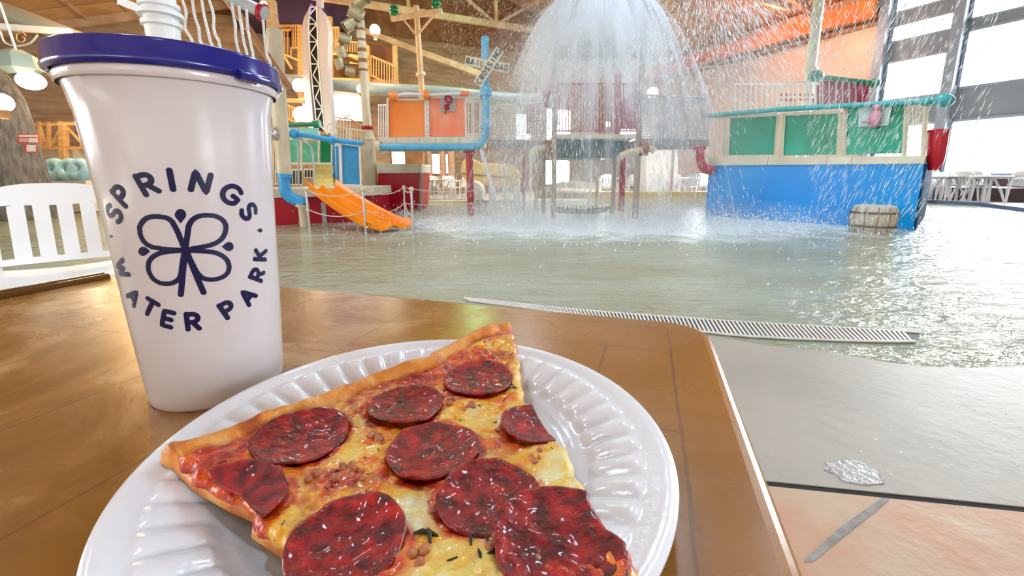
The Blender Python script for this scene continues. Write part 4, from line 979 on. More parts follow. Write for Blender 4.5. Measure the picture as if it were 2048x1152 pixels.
# ---- orange platform
def orange_platform():
    b = G(942, 431); t = thing('raised_platform', 'raised cream platform with two orange panels on a red column', 'play structure', (b[0], b[1], 0)); Y = b[1]-.15
    mb = MB(); mb.cyl((b[0], b[1], -.05), (b[0], b[1], zat(b, 303)), 7*b[1]/FP, seg=18); mb.build('support_column', m_red, t)
    MB().cyl((b[0], b[1], zat(b, 306)), (b[0], b[1], zat(b, 300)), 11*b[1]/FP).build('flange', m_red, t)
    d = MB(); a = [Q(760, 289, Y), Q(964, 287, Y), Q(964, 273, Y), Q(760, 275, Y)]; d.prism(a, (0, 1.7, 0)); d.build('deck', m_cream, t, smooth=0)
    for x in (792, 838, 870, 918): s = MB(); panel(s, [(x, 288), (x+1, 288), (x+1, 275), (x, 275)], Y-.006, .01); s.build('deck_joint', m_netgrey, t, smooth=0)
    p = MB(); panel(p, [(778, 274), (850, 273), (850, 201), (778, 202)], Y+.05, .04); p.build('orange_panel', m_orange, t, smooth=0)
    p = MB(); panel(p, [(859, 273), (931, 272), (929, 194), (858, 196)], Y+.05, .04); o = p.build('orange_panel', m_orange2, t, smooth=0, label='paler orange panel with a grey cut-out plate')
    p = MB(); panel(p, [(881, 224), (911, 222), (910, 192), (880, 193)], Y+.03, .02); p.build('target_plate', m_grey, o, smooth=0)
    f = MB()
    for x in (776, 852, 857, 932, 947, 963): f.bar(Q(x, 276, Y+.02), Q(x-1, 196 if x < 940 else 200, Y+.02), .035)
    for i in range(7): f.bar(Q(852, 270-i*11, Y+.02), Q(857, 266-i*11, Y+.02), .02)
    f.bar(Q(776, 200, Y+.02), Q(852, 199, Y+.02), .035); f.bar(Q(857, 194, Y+.02), Q(965, 196, Y+.02), .035); f.build('frame', m_whitep, t, smooth=0)
    rail(t, 'railing', m_whitep, 932, 964, 204, 272, Y+.02, 6, w=2.2)
    rail(t, 'railing', m_whitep, 757, 776, 210, 276, (Y+1.2, Y+.1), 4, w=2.4)
    rail(t, 'back_railing', m_whitep, 775, 960, 205, 268, Y+1.6, 16, w=2)
    MB().prism([Q(775, 297, Y+.3), Q(958, 296, Y+.3), Q(958, 289, Y+.3), Q(775, 289, Y+.3)], (0, 1.2, 0)).build('underframe', m_netgrey, t, smooth=0)
    return Y
Yo = orange_platform()
pipe_thing('water_pipe', 'pale blue pipe below the orange platform bending up into a tall riser', 'pipe', m_blue2, [(752, 295), (800, 294), (900, 294), (945, 293), (962, 287), (970, 272), (972, 250), (972, 180), (970, 74)], Yo-.18, 14,
           [('coupling', m_blue2, 971, 254, .06, 21, (0, 0, 1)), ('coupling', m_blue2, 972, 183, .16, 23, (0, 0, 1)), ('coupling', m_tan, 757, 293, .1, 22, (1, 0, 0))])
t = pipe_thing('water_pipe', 'slim white pipe with orange valves above the orange panels', 'pipe', m_whitep, [(785, 193), (815, 188), (853, 190), (905, 188), (965, 186)], Yo-.05, 6,
           [('valve', m_orange, 784, 193, .10, 16, (1, 0, 0)), ('valve', m_orange, 792, 194, .06, 17, (1, 0, 0)), ('valve', m_orange, 853, 190, .10, 18, (1, 0, 0)), ('valve', m_orange2, 930, 187, .18, 10, (1, 0, 0)), ('valve', m_blue2, 964, 186, .07, 22, (1, 0, 0))])
pipe_thing('spray_nozzle', 'small red swan-neck nozzle on the paler orange panel', 'nozzle', m_red, [(899, 210), (894, 202), (890, 196), (895, 192), (903, 197), (901, 206)], Yo-.05, 4, [('nozzle_head', m_red, 893, 214, .1, 9, (0, 0, 1))])
pipe_thing('spray_nozzle', 'curled dark nozzle hanging under the red one on the grey plate', 'nozzle', m_woodd, [(896, 212), (898, 218), (892, 222), (890, 228)], Yo-.05, 3, [])
# ---- rail crossing sign
def crossing_sign():
    c = Q(975, 132, Yo-.35); t = thing('crossing_sign', 'cream crossbuck sign lettered RAIL ROAD CROSSING on the pale blue riser', 'sign', c)
    m_s = mat('sign_board', (.66, .62, .48), .5, var=.05); m_l = mat('sign_letters', (.06, .07, .07), .6)
    SG = dict(GL); SG['L'] = [[(-.22, .5), (-.22, -.5), (.26, -.5)]]; SG['O'] = [ARC(0, 0, .3, .5, 0, 360, 14)]; SG['C'] = [ARC(0, 0, .32, .5, 50, 310, 14)]; SG['D'] = [[(-.25, -.5), (-.25, .5)]+ARC(-.02, 0, .28, .5, 90, -90, 8)+[(-.25, -.5)]]
    def board(x0, y0, x1, y1, hp, Y, text, gap):
        a, b_ = Q(x0, y0, Y), Q(x1, y1, Y); d = b_-a; ln = np.linalg.norm(d); d /= ln; u = np.cross(np.array([0, -1., 0]), d); u = u if u[2] > 0 else -u; h = hp*Y/FP
        mb = MB(); mb.prism([a-u*h/2, b_-u*h/2, b_+u*h/2, a+u*h/2], (0, .02, 0)); o = mb.build('board', m_s, t, smooth=0)
        L_ = MB(); n = len(text)
        for i, ch in enumerate(text):
            if ch == ' ': continue
            o_ = a+d*ln*(i+.6)/(n+.2)
            for st in SG[ch]:
                for p, q in zip(st[:-1], st[1:]): L_.bar(o_+(d*p[0]*.62+u*p[1]*.62)*h*.9+np.array([0, -.006, 0]), o_+(d*q[0]*.62+u*q[1]*.62)*h*.9+np.array([0, -.006, 0]), .012, .02)
        L_.build('lettering', m_l, o, smooth=0)
    board(930, 121, 1018, 137, 17, Yo-.40, 'RAIL ROAD', 1)
    board(955, 168, 1000, 98, 17, Yo-.46, 'CROSSING', 0)
crossing_sign()
# ---- red box module behind the cream column
b = G(800, 424); t = thing('tank_box', 'dark red box with a cream lid behind the cream column', 'play structure', (b[0], b[1], 0)); Y = b[1]
mb = MB(); p = [(754, 424), (838, 421), (841, 346), (756, 347)]; A = [Q(x, y, Y) for x, y in p]; mb.prism(A, (0, 1.3, 0)); mb.build('box_body', m_red, t, smooth=0)
mb = MB(); mb.prism(qp([(754, 347), (843, 346), (843, 328), (754, 327)], Y-.05), (0, 1.4, 0)); mb.build('box_lid', m_cream, t, smooth=0, bevel=.02)
mb = MB(); mb.bar(Q(840, 424, Y-.02), Q(843, 346, Y-.02), .06); mb.build('corner_post', m_netgrey, t, smooth=0)
# ---- rope fence in the water
def rope_fence():
    P = [(620, 461, 380), (732, 466, 380), (811, 441, 375), (828, 485, 380), (961, 438, 380)]; tops = []
    for i, (x, yb, yt) in enumerate(P):
        b = G(x, yb); z = zat(b, yt); t = thing('rope_post', ['steel rope post at the left foot of the slide', 'steel rope post in front of the slide', 'steel rope post behind the slide end', 'steel rope post nearest the camera, right of the slide', 'steel rope post beside the red column'][i], 'post', (b[0], b[1], 0), 'steel rope posts standing in the water')
        MB().cyl((b[0], b[1], -.1), (b[0], b[1], z), .017, seg=10).build('pole', m_steel, t); MB().ball((b[0], b[1], z+.01), .035, 10).build('finial', m_tan, t, smooth=180); MB().cyl((b[0], b[1], .33), (b[0], b[1], .37), .03, seg=10).build('ring', m_steel, t); tops.append((b, z))
    k = 0
    lab = {(0, 1): 'rope between the two left posts', (1, 2): 'rope across the front of the slide end', (1, 3): 'rope', (2, 4): 'rope running right towards the red column', (2, 3): 'rope between the paired posts'}
    for (i, j) in ((0, 1), (1, 2), (2, 4), (2, 3)):
        for lv, nm in ((0, 'upper '), (1, 'lower ')):
            (a, za), (c, zc) = tops[i], tops[j]; za, zc = (za, zc) if lv == 0 else (.35, .35); m_ = []
            for s in np.linspace(0, 1, 13): m_.append((a[0]*(1-s)+c[0]*s, a[1]*(1-s)+c[1]*s, za*(1-s)+zc*s-(.10 if i != 2 else .06)*4*s*(1-s)))
            tag(MB().tube(m_, .009, 6).build('barrier_rope', m_rope), nm+lab[(i, j)], 'rope', 'ropes of the barrier')
rope_fence()
# ---- yellow boat module on the far deck
c = Q(985, 372, 14.2); t = thing('play_boat', 'rounded yellow boat-shaped play feature on grey legs behind the red column', 'play structure', (c[0], c[1], 0))
m_y2 = mat('pale_yellow', (.80, .58, .20), .4, var=.08)
MB().prism(qp([(921, 346), (924, 325), (933, 314), (948, 318), (962, 326), (1020, 328), (1034, 337), (1044, 352), (1043, 357), (960, 349)], 14.2), (0, 1.2, 0)).build('hull_top', m_y2, t, smooth=0, bevel=.06)
MB().prism(qp([(921, 348), (960, 351), (1042, 358), (1040, 374), (1000, 375), (962, 372), (932, 362)], 14.3), (0, 1.0, 0)).build('hull_bottom', m_y2, t, smooth=0, bevel=.06)
for x in (958, 985, 1012, 1034):
    a = Q(x, 372, 14.6); MB().box((a[0], a[1], a[2]/2), (.22, .8, a[2])).build('leg', m_whitep, t, smooth=0)
MB().lathe([(.28, -.5), (.34, 0), (.28, .5)], Q(950, 382, 13.9), 20, R=Matrix.Rotation(math.pi/2, 3, 'X'), capb=True, capt=True).build('wheel_drum', m_whitep, t)

# ---- central bucket tower
def tower():
    b = G(1107, 436); t = thing('bucket_tower', 'tall central post tower with maroon railings under the dumping water', 'play structure', (b[0], b[1], 0))
    for x, yb, yt, w, m in ((1107, 437, -60, 9.5, m_post), (1270, 436, -60, 12, m_post), (1087, 425, 100, 8, m_post), (1225, 428, 280, 9, m_post), (1193, 416, 318, 7, m_post), (1072, 416, 300, 6, m_post), (1061, 411, 305, 4, m_whitep), (1180, 412, 300, 4, m_whitep), (1340, 405, 190, 7, m_post)):
        mb = MB(); post(mb, x, yb, yt, w); mb.build('post', m, t)
    mb = MB(); post(mb, 1242, 424, 296, 12); mb.build('red_column', m_red, t)
    mb = MB(); post(mb, 1048, 420, 300, 6); mb.build('red_column', m_maroon, t)
    Y0, Y1 = 9.0, 8.6
    mb = MB(); mb.prism([Q(1112, 277, Y0), Q(1272, 277, Y1), Q(1272, 268, Y1), Q(1112, 268, Y0)], (0, 1.9, 0)); mb.build('deck', m_cream, t, smooth=0)
    mb = MB(); mb.prism([Q(1118, 316, Y0+.3), Q(1232, 316, Y0+.3), Q(1262, 279, Y0+.2), Q(1112, 279, Y0+.2)], (0, 1.6, 0)); mb.build('under_basin', m_dteal, t, smooth=0)
    rail(t, 'railing', m_maroon, 1112, 1272, 168, 262, (Y0+.05, Y1+.05), 26, w=2.6)
    rail(t, 'back_railing', m_maroon, 1115, 1262, 190, 262, (Y0+1.9, Y1+1.9), 16, w=2)
    mb = MB(); mb.bar(Q(1234, 268, 8.72), Q(1236, 140, 8.72), .10); mb.build('newel_post', m_maroon, t, smooth=0)
    mb = MB(); panel(mb, [(1241, 258), (1272, 258), (1275, 178), (1241, 205)], 9.6, .03); mb.build('maroon_panel', m_maroon, t, smooth=0)
    mb = MB(); panel(mb, [(1052, 268), (1092, 268), (1090, 205), (1055, 205)], 9.7, .03); mb.build('maroon_panel', mat('faded_maroon', (.50, .22, .26), .5), t, smooth=0)
    mb = MB(); c = Q(1092, 192, 9.0); mb.lathe([(.02, -.22), (.05, -.1), (.11, .05), (.12, .08)], c, 16, capb=True); mb.build('funnel', m_maroon, t)
    # pitched splash roof above the deck
    mb = MB(); Yr = 8.4; e = [Q(1104, 118, Yr+.4), Q(1276, 112, Yr+.3), Q(1268, 100, Yr+1.9), Q(1112, 104, Yr+1.9)]
    ap = Q(1190, 24, Yr+1.2)
    mb.add(e+[ap]+[p-np.array([0, 0, .05]) for p in e], [(0, 1, 4), (1, 2, 4), (2, 3, 4), (3, 0, 4), (5, 8, 7, 6), (0, 5, 6, 1), (1, 6, 7, 2), (2, 7, 8, 3), (3, 8, 5, 0)])
    mb.build('splash_roof', mat('olive_roof', (.34, .36, .20), .5, var=.2), t, smooth=0)
    return t
tower()
c = Q(1236, 143, 8.4); t = thing('water_cannon', 'pale water cannon tilted up on the tower railing', 'nozzle', c)
MB().cyl(Q(1233, 136, 8.4), Q(1262, 116, 8.4), .085, .075, 16).build('barrel', m_tan, t); MB().ball(Q(1234, 138, 8.4), .11, 12).build('pivot', m_tan, t, smooth=180); MB().cyl(Q(1235, 168, 8.4), Q(1235, 140, 8.4), .04).build('stem', m_maroon, t)
pipe_thing('water_pipe', 'cream nozzle pipe bending down at the left side of the central tower', 'pipe', m_tan, [(1104, 296), (1090, 296), (1072, 299), (1063, 308), (1062, 314)], 8.9, 14, [('collar', m_woodd, 1098, 296, .16, 26, (1, 0, 0))])
pipe_thing('water_pipe', 'cream nozzle pipe at the right side of the central tower', 'pipe', m_tan, [(1240, 312), (1262, 304), (1290, 298), (1303, 298), (1309, 302)], 8.35, 13, [('collar', mat('rust', (.30, .12, .05), .7), 1288, 297, .12, 28, (1, 0, 0))])
pipe_thing('water_pipe', 'maroon elbow pipe feeding into the left side of the big blue wall', 'pipe', m_red, [(1400, 296), (1400, 312), (1403, 328), (1412, 339), (1426, 341)], 8.8, 17, [('flange', m_red, 1400, 297, .06, 27, (0, 0, 1))])
def net(name, label, x0, x1, yt0, yt1, yb0, yb1, Y0, Y1, m, nx, ny, walk):
    c = Q(x0, yb0, Y0); t = thing(name, label, 'bridge', (c[0], c[1], c[2]-.3))
    F = lambda u, v: Q(x0+(x1-x0)*u, (yt0+(yt1-yt0)*u)*(1-v)+(yb0+(yb1-yb0)*u)*v, Y0+(Y1-Y0)*u)
    n_ = MB()
    for i in range(nx+1): n_.tube([F(i/nx, 0), F(i/nx, 1)], .007, 4)
    for j in range(ny+1): n_.tube([F(0, j/ny), F(1, j/ny)], .007 if j else .025, 4)
    n_.build('safety_net', m, t, smooth=0)
    w = MB(); a, b_, c_, d = Q(x0, yb0+walk, Y0), Q(x1, yb1+walk, Y1), Q(x1, yb1, Y1), Q(x0, yb0, Y0); w.prism([a, b_, c_, d], (0, 1.1, 0)); w.build('walkway', m_netgrey, t, smooth=0)
net('net_bridge', 'grey walkway with safety net between the central tower and the blue wall', 1284, 1418, 190, 196, 277, 279, 8.6, 9.0, m_grey, 34, 22, 14)
net('net_bridge', 'grey walkway with safety net between the orange platform and the central tower', 980, 1104, 212, 205, 278, 280, 9.5, 9.0, m_whitep, 34, 16, 11)
t = thing('net_floor', 'dark rope net sagging low between the tower posts', 'net', G(1170, 425)); mb = MB()
for i in range(14):
    s = i/13; mb.tube(smoothpath([Q(1110+110*s, 412, 9.2), Q(1110+110*s, 424+3*math.sin(math.pi*s), 9.3)], 3), .008, 4)
for j in range(4): mb.tube(smoothpath([Q(1110, 415+3*j, 9.2), Q(1165, 419+3*j, 9.3), Q(1220, 414+3*j, 9.2)], 5), .010, 4)
mb.build('rope_mesh', m_black, t)

# ---- right tower: blue wall, green panels
def right_tower():
    A, B = G(1410, 432), G(1826, 460); t = thing('blue_play_tower', 'wide bright blue wall topped by a cream deck with green panels', 'play structure', (A[0], A[1], 0))
    zA, zB = zat(A, 331), zat(B, 327); C_ = np.array([B[0]+2.12, B[1]+2.05, 0]); D = np.array([A[0]+2.0, A[1]+2.2, 0])
    zz = (zA+zB)/2; v = [(*p[:2], -.1) for p in (A, B, C_, D)]+[(A[0], A[1], zA), (B[0], B[1], zB), (C_[0], C_[1], zz), (D[0], D[1], zz)]
    MB().add(v, [(3, 2, 1, 0), (4, 5, 6, 7), (0, 1, 5, 4), (1, 2, 6, 5), (2, 3, 7, 6), (3, 0, 4, 7)]).build('tank_wall', m_blue, t, smooth=0)
    YA, YB = A[1], B[1]
    MB().prism([(B[0]+.012, B[1], -.1), (C_[0]+.012, C_[1], -.1), (C_[0]+.012, C_[1], zz), (B[0]+.012, B[1], zB)], (.02, -.01, 0)).build('side_wall', mat('shaded_side_blue', (.006, .05, .14), .85, spec=.1), t, smooth=0)  # dark matte skin over the blue side, shade put into its colour
    def F(px, py, dy=0.):       # point on the front plane through A and B
        d = ray(px, py); n = np.array([-(B-A)[1], (B-A)[0]]); tt = ((A[:2]+np.array([0, dy]))@n)/(d[:2]@n); return CAM+d*tt
    fn = np.array([-(B-A)[1], (B-A)[0], 0]); fn /= np.linalg.norm(fn); fn = fn if fn[1] > 0 else -fn
    def fp_(mb, pts, dy=0., th=.04): return mb.prism([F(x, y, dy) for x, y in pts], fn*th)
    mb = MB(); fp_(mb, [(1416, 331), (1848, 327), (1851, 311), (1418, 316)], -.05, 2.1); mb.build('deck_fascia', m_cream, t, smooth=0)
    for x in (1533, 1650, 1700): mb = MB(); fp_(mb, [(x, 330), (x+1.2, 330), (x+5, 313), (x+4, 313)], -.06, .01); mb.build('fascia_joint', m_netgrey, t, smooth=0)
    for i, p in enumerate(([(1457, 312), (1551, 311), (1556, 231), (1461, 235)], [(1567, 311), (1676, 309), (1681, 226), (1571, 230)], [(1692, 309), (1806, 307), (1816, 209), (1694, 212)])):
        mb = MB(); fp_(mb, p, .06, .04); mb.build('green_panel', mat('sea_green_panel', (.004, .36, .235), .25, vcol=(.003, .23, .11), vs=1.3, spec=.25), t, smooth=0)
    mb = MB()
    for x, y in ((1454, 234), (1555, 229), (1566, 229), (1680, 225), (1690, 212), (1812, 208), (1850, 214)):
        mb.bar(F(x-4, 313), F(x+(2 if x > 1500 else 0), y), .045)
    for p in (((1420, 236), (1556, 229)), ((1566, 229), (1682, 224)), ((1690, 210), (1818, 206)), ((1818, 214), (1862, 212)), ((1456, 313), (1552, 312))): mb.bar(F(*p[0]), F(*p[1]), .05)
    for i in range(5): mb.bar(F(1422+i*8, 314), F(1423+i*8, 238), .022)
    for i in range(6): mb.bar(F(1818+i*7, 246), F(1820+i*7, 214), .02)
    mb.bar(F(1816, 248), F(1860, 247), .03)
    mb.build('frame', m_cream, t, smooth=0)
    mb = MB(); fp_(mb, [(1716, 254), (1777, 251), (1784, 210), (1718, 212)], -.02, .03); mb.build('target_plate', mat('pale_plate', (.45, .62, .62), .4), t, smooth=0)
    mb = MB(); c = F(1750, 238, -.12); mb.ball(c, .085, 12, (1, 1, 1.7)); mb.ball(c+np.array([0, 0, .17]), .06, 12); mb.bar(c+np.array([-.2, 0, -.05]), c+np.array([.2, 0, -.05]), .03); mb.build('spray_figure', mat('pink_paint', (.55, .25, .33), .4), t, smooth=60)
    mb = MB(); mb.tube([F(1404, 232, -.1), F(1560, 219, -.1), F(1700, 211, -.1), F(1880, 201, -.1)], .042, 12); mb.build('top_pipe', m_teal, t)
    mb = MB(); c = F(1888, 201, -.1); mb.ball(c, .095, 14, (1.5, 1, 1)); mb.ball(F(1852, 203, -.1), .07, 12); mb.build('pipe_end', m_teal, t, smooth=180)
    mb = MB(); mb.tube([F(1868, 340, .3), F(1871, 320, .3), F(1874, 290, .3), F(1877, 262, .3)], [.07, .10, .115, .12], 14); mb.tube([F(1872, 262, .3), F(1884, 259, .3)], .02, 8); mb.build('red_spout', m_red, t)
    mb = MB(); mb.lathe([(.13, -.02), (.13, .02)], F(1876, 262, .3), 18, capb=True, capt=True); mb.build('spout_flange', m_red, t)
    rail(t, 'back_railing', m_whitep, 1470, 1640, 168, 226, 8.9, 16, w=2.2)
right_tower()
b = G(1742, 464); t = thing('wooden_barrel', 'pale wooden barrel fountain in the water before the blue wall', 'barrel', (b[0], b[1], 0))
MB().lathe([(.001, .0), (.24, .0), (.27, .12), (.285, .24), (.275, .33), (.25, .40), (.22, .42), (.001, .43)], (b[0], b[1], -.02), 24).build('barrel_body', mat('weathered_staves', (.52, .47, .40), .6, var=.2, vs=8, stretch=(6, 6, .5)), t)
for z in (.10, .30): MB().lathe([(.279, -.012), (.292, -.012), (.292, .012), (.279, .012)], (b[0], b[1], z), 24).build('hoop', mat('dark_hoop', (.10, .09, .08), .5), t)
mb = MB()
for k in range(12): a = k*math.pi/6; mb.tube([(b[0]+r*math.cos(a), b[1]+r*math.sin(a), z) for r, z in ((.242, 0), (.273, .1), (.287, .22), (.277, .31), (.252, .38))], .006, 4)
mb.build('stave_gaps', m_woodd, t)
# upper maroon lookout far behind the green panels
c = Q(1680, 208, 11.5); t = thing('upper_lookout', 'raised maroon lookout with cream railings behind the green panels', 'play structure', (c[0], c[1], c[2]-.5))
mb = MB(); panel(mb, [(1628, 215), (1738, 212), (1736, 164), (1650, 160), (1632, 168)], 11.5, .05); mb.build('maroon_panel', m_maroon, t, smooth=0)
rail(t, 'railing', m_cream, 1536, 1632, 172, 214, 11.4, 11, w=3, ytr=162)
rail(t, 'railing', m_cream, 1632, 1738, 160, 214, 11.4, 8, w=2.5)
mb = MB()
for i in range(2):
    for j in range(8): x = 1562+j*9; panel(mb, [(x, 192+i*10), (x+4, 192+i*10), (x+4, 187+i*10), (x, 187+i*10)], 11.35, .02)
mb.build('dark_tiles', m_maroon, t, smooth=0)
mb = MB(); tubeq(mb, [(1632, 152), (1680, 158), (1750, 166)], 11.3, 8, 4); mb.ball(Q(1632, 152, 11.3), .15, 12, (1.3, 1, 1)); mb.ball(Q(1750, 166, 11.3), .12, 12); mb.build('top_pipe', m_greenp, t)
b = G(1590, 404); t = thing('stand_pipe', 'tall pale green pole with a collar rising behind the green panels', 'pole', (b[0], b[1], 0))
mb = MB(); mb.tube([(b[0], b[1], 0), (b[0], b[1], zat(b, -20))], 9*b[1]/FP, 16); mb.build('pole', mat('pale_green_pole', (.60, .64, .52), .4, var=.05), t)
mb = MB(); mb.cyl((b[0], b[1], zat(b, 145)), (b[0], b[1], zat(b, 136)), 13*b[1]/FP, seg=18); mb.build('collar', m_cream, t)

# ---- patio furniture on the far decks
def make_table(loc, label, group):
    t = local('patio_table', label, 'table', loc, group)
    MB().lathe([(.001, .70), (.50, .70), (.52, .71), (.52, .73), (.50, .735), (.001, .735)], (0, 0, 0), 28).build('tabletop', m_white, t)
    for k in range(4):
        a = math.pi/4+k*math.pi/2; MB().tube([(.12*math.cos(a), .12*math.sin(a), .70), (.30*math.cos(a), .30*math.sin(a), .35), (.42*math.cos(a), .42*math.sin(a), 0)], [.03, .03, .022], 8).build('leg', m_white, t)
    return t
ch0 = tb0 = None
SIDE = ['facing the pool', 'turned towards its table', 'at the left of its table', 'at the right of its table', 'behind its table', 'seen from behind', 'angled outwards', 'in front of its table']
def place_chair(px, py, rz, label, group, Y=None):
    global ch0
    g = G(px, py, .02) if py > 0 else HW(-py, hallplane(px, 380, q=-py)[1], .02)
    if ch0 is None: ch0 = make_chair('patio_chair', label, g, rz, group); return
    copy_tree(ch0, g, rz, label, group)
def place_table(px, py, label, group, Y=None):
    global tb0
    g = G(px, py, .02) if py > 0 else HW(-py, hallplane(px, 380, q=-py)[1], .02)
    if tb0 is None: tb0 = make_table(g, label, group); return
    copy_tree(tb0, g, 0, label, group)
gr = 'white chairs and tables on the right deck'
place_table(1893, -1.25, 'white round patio table nearest the blue wall on the right deck', gr)
place_table(1968, -1.1, 'white round patio table at the far right before the dark wainscot', gr)
for px, py, a, l in ((1866, -1.3, 75, 'white patio chair closest to the red spout on the right deck'), (1882, -.55, 0, 'white patio chair behind the left table on the right deck, left of two'), (1908, -.5, -10, 'white patio chair behind the left table on the right deck, right of two'),
                     (1922, -1.4, -80, 'white patio chair between the two right-deck tables'), (1943, -1.2, 90, 'white patio chair left of the far right table'), (1978, -.5, 0, 'white patio chair behind the far right table'), (2016, -1.2, -95, 'white patio chair in profile at the far right, against the dark wainscot')):
    place_chair(px, py, math.radians(a), l, gr)
gr = 'white chairs and tables past the tower'
place_table(1365, 396, 'white round patio table seen between the tower and the blue wall', gr); place_table(1222, 394, 'white round patio table seen between the central tower posts', gr)
for px, py, a, l in ((1330, 396, 80, 'white patio chair left of the table between tower and blue wall'), (1352, 391, 0, 'white patio chair behind the table between tower and blue wall'), (1376, 399, 185, 'white patio chair with its back to the pool between tower and blue wall'),
                     (1396, 396, -85, 'white patio chair right of the table between tower and blue wall'), (1412, 395, 20, 'white patio chair half hidden by the left end of the blue wall'),
                     (1207, 393, 70, 'white patio chair left of the table between the tower posts'), (1214, 399, 170, 'white patio chair nearest the pool between the tower posts'), (1256, 393, -60, 'white patio chair seen right of the red tower column')):
    place_chair(px, py, math.radians(a), l, gr)
gr = 'white chairs and tables left of the red column'
place_table(872, 399, 'white round patio table on the far deck left of the red column', gr)
for px, py, a, l in ((849, 399, 80, 'white patio chair nearest the red box on the far deck'), (865, 392, 10, 'white patio chair behind the table near the red box'), (888, 399, -70, 'white patio chair right of the table near the red box'), (903, 396, 30, 'white patio chair halfway between the red box and the red column'),
                     (918, 399, -60, 'white patio chair with a curved arm just left of the red column'), (882, 389, 0, 'white patio chair at the back beyond the table near the red box')):
    place_chair(px, py, math.radians(a), l, gr)
# ================================================================== LEFT BACKGROUND
b = G(45, 436); t = thing('tree_trunk', 'thick grey fake tree trunk carrying two red and white signs at the left', 'tree', (b[0], b[1], 0)); Yt = b[1]
mb = MB(); vs = []; k = 40; lv = [(436, 62), (400, 56), (360, 52), (320, 48), (280, 45), (240, 42), (200, 38), (170, 30), (140, 20), (100, 15), (40, 12), (-30, 12)]
for y, w in lv:
    z = zat(b, y)
    for j in range(k):
        a = 2*math.pi*j/k; r = w*Yt/FP*(1+.05*math.sin(5*a+z)+.04*mn.noise(Vector((3*math.cos(a), 3*math.sin(a), z*2)))); vs.append((b[0]+r*math.cos(a)+(0), b[1]+r*math.sin(a), z))
mb.add(vs, [(i*k+j, i*k+(j+1) % k, (i+1)*k+(j+1) % k, (i+1)*k+j) for i in range(len(lv)-1) for j in range(k)])
mb.build('trunk', mat('bark', (.09, .085, .075), .8, vcol=(.20, .19, .175), vs=7, stretch=(2, 2, .5), bump=1., bs=14), t, smooth=180)
def plaque(x0, y0, x1, y1, label, bars):
    Y = Yt-.62; c = Q((x0+x1)/2, (y0+y1)/2, Y); t = thing('warning_sign', label, 'sign', c)
    mb = MB(); panel(mb, [(x0, y1), (x1, y1+1), (x1, y0+1), (x0, y0)], Y, .03); mb.build('board', mat('sign_red', (.55, .06, .06), .4), t, smooth=0)
    mb = MB()
    for a0, a1, c0, c1 in bars: panel(mb, [(a0, c1), (a1, c1), (a1, c0), (a0, c0)], Y-.012, .01)
    mb.build('sign_print', mat('sign_white', (.8, .76, .74), .4), t, smooth=0)
plaque(35, 267, 75, 286, 'wide red and white warning sign on the tree trunk', [(37, 74, 270, 274), (38, 55, 277, 279), (38, 55, 281, 283), (57, 74, 276, 285)])
plaque(47, 289, 71, 305, 'small square red and white sign below the wide one on the trunk', [(53, 70, 290, 303)])
def lantern():
    c = Q(42, 150, 8.2); t = thing('hanging_lantern', 'green-grey hanging lantern with a bright globe beside the tree trunk', 'lamp', c)
    MB().lathe([(.16, .0), (.30, .10), (.26, .34), (.12, .42), (.02, .44)], c, 6).build('lamp_shade', mat('lantern_green', (.30, .38, .33), .4), t, smooth=0)
    MB().ball(Q(62, 162, 8.0), .19, 16, (1.1, 1, .8)).build('lamp_globe', mat('lantern_glow', (1, .9, .72), .3, emis=6), t, smooth=180)
    MB().cyl(c+np.array([0, 0, .4]), c+np.array([-.1, 0, 1.2]), .02, seg=6).build('hanger', m_steel, t)
lantern()
globe(3, 205, 7.8, .16, 'bright globe lamp at the left frame edge against the trunk', 6, power=25)
# pale timber deck railing and blue tubs left of the cup
c = Q(110, 300, 12.5); t = thing('timber_railing', 'orange timber railing with cross braces left of the cup', 'railing', c)
mb = MB()
for a, b_ in (((70, 250), (175, 247)), ((70, 297), (175, 296))): mb.bar(Q(*a, 12.5), Q(*b_, 12.5), .09)
mb.build('rail_bars', m_wood, t, smooth=0)
for x in (80, 98, 128, 165):
    mb = MB(); mb.bar(Q(x, 318 if x == 128 else 298, 12.45), Q(x-1, 244, 12.45), .16 if x == 128 else .07); mb.build('baluster_post', m_wood, t, smooth=0)
mb = MB()
for a, b_ in (((100, 295), (124, 252)), ((170, 294), (132, 252)), ((80, 252), (92, 294))): mb.bar(Q(*a, 12.5), Q(*b_, 12.5), .05)
mb.build('braces', m_wood, t, smooth=0)
c = Q(120, 350, 12.8); mb = MB(); mb.prism([Q(60, 412, 12.9), Q(185, 411, 12.9), Q(185, 298, 12.9), Q(60, 300, 12.9)], (0, 1, 0)); tag(mb.build('retaining_wall', m_wallb, smooth=0), 'cream retaining wall below the orange timber railing', 'wall')
for i, (x, l) in enumerate(((108, 'light blue inflatable tube nearest the tree trunk'), (138, 'light blue inflatable tube in the middle of the row'), (160, 'light blue inflatable tube closest to the cup'))):
    c = Q(x, 340, 11.6); R = Matrix.Rotation(math.radians(70), 3, 'X'); mb = MB()
    mb.tube([Vector(c)+R@Vector((.19*math.cos(a), .19*math.sin(a), 0)) for a in np.linspace(0, 2*math.pi, 25)[:-1]], .14, 12, closed=True); tag(mb.build('swim_tube', mat('aqua_vinyl', (.35, .62, .74), .25, var=.15, vs=5), smooth=180), l, 'swim tube', 'blue swim tubes leaning in a row')
c = Q(130, 362, 11.7); mb = MB(); mb.box((c[0], c[1], c[2]/2+.01), (1.6, .5, c[2])); tag(mb.build('storage_bench', m_wallb, smooth=0, bevel=.02), 'cream bench under the light blue tubes left of the cup', 'bench')
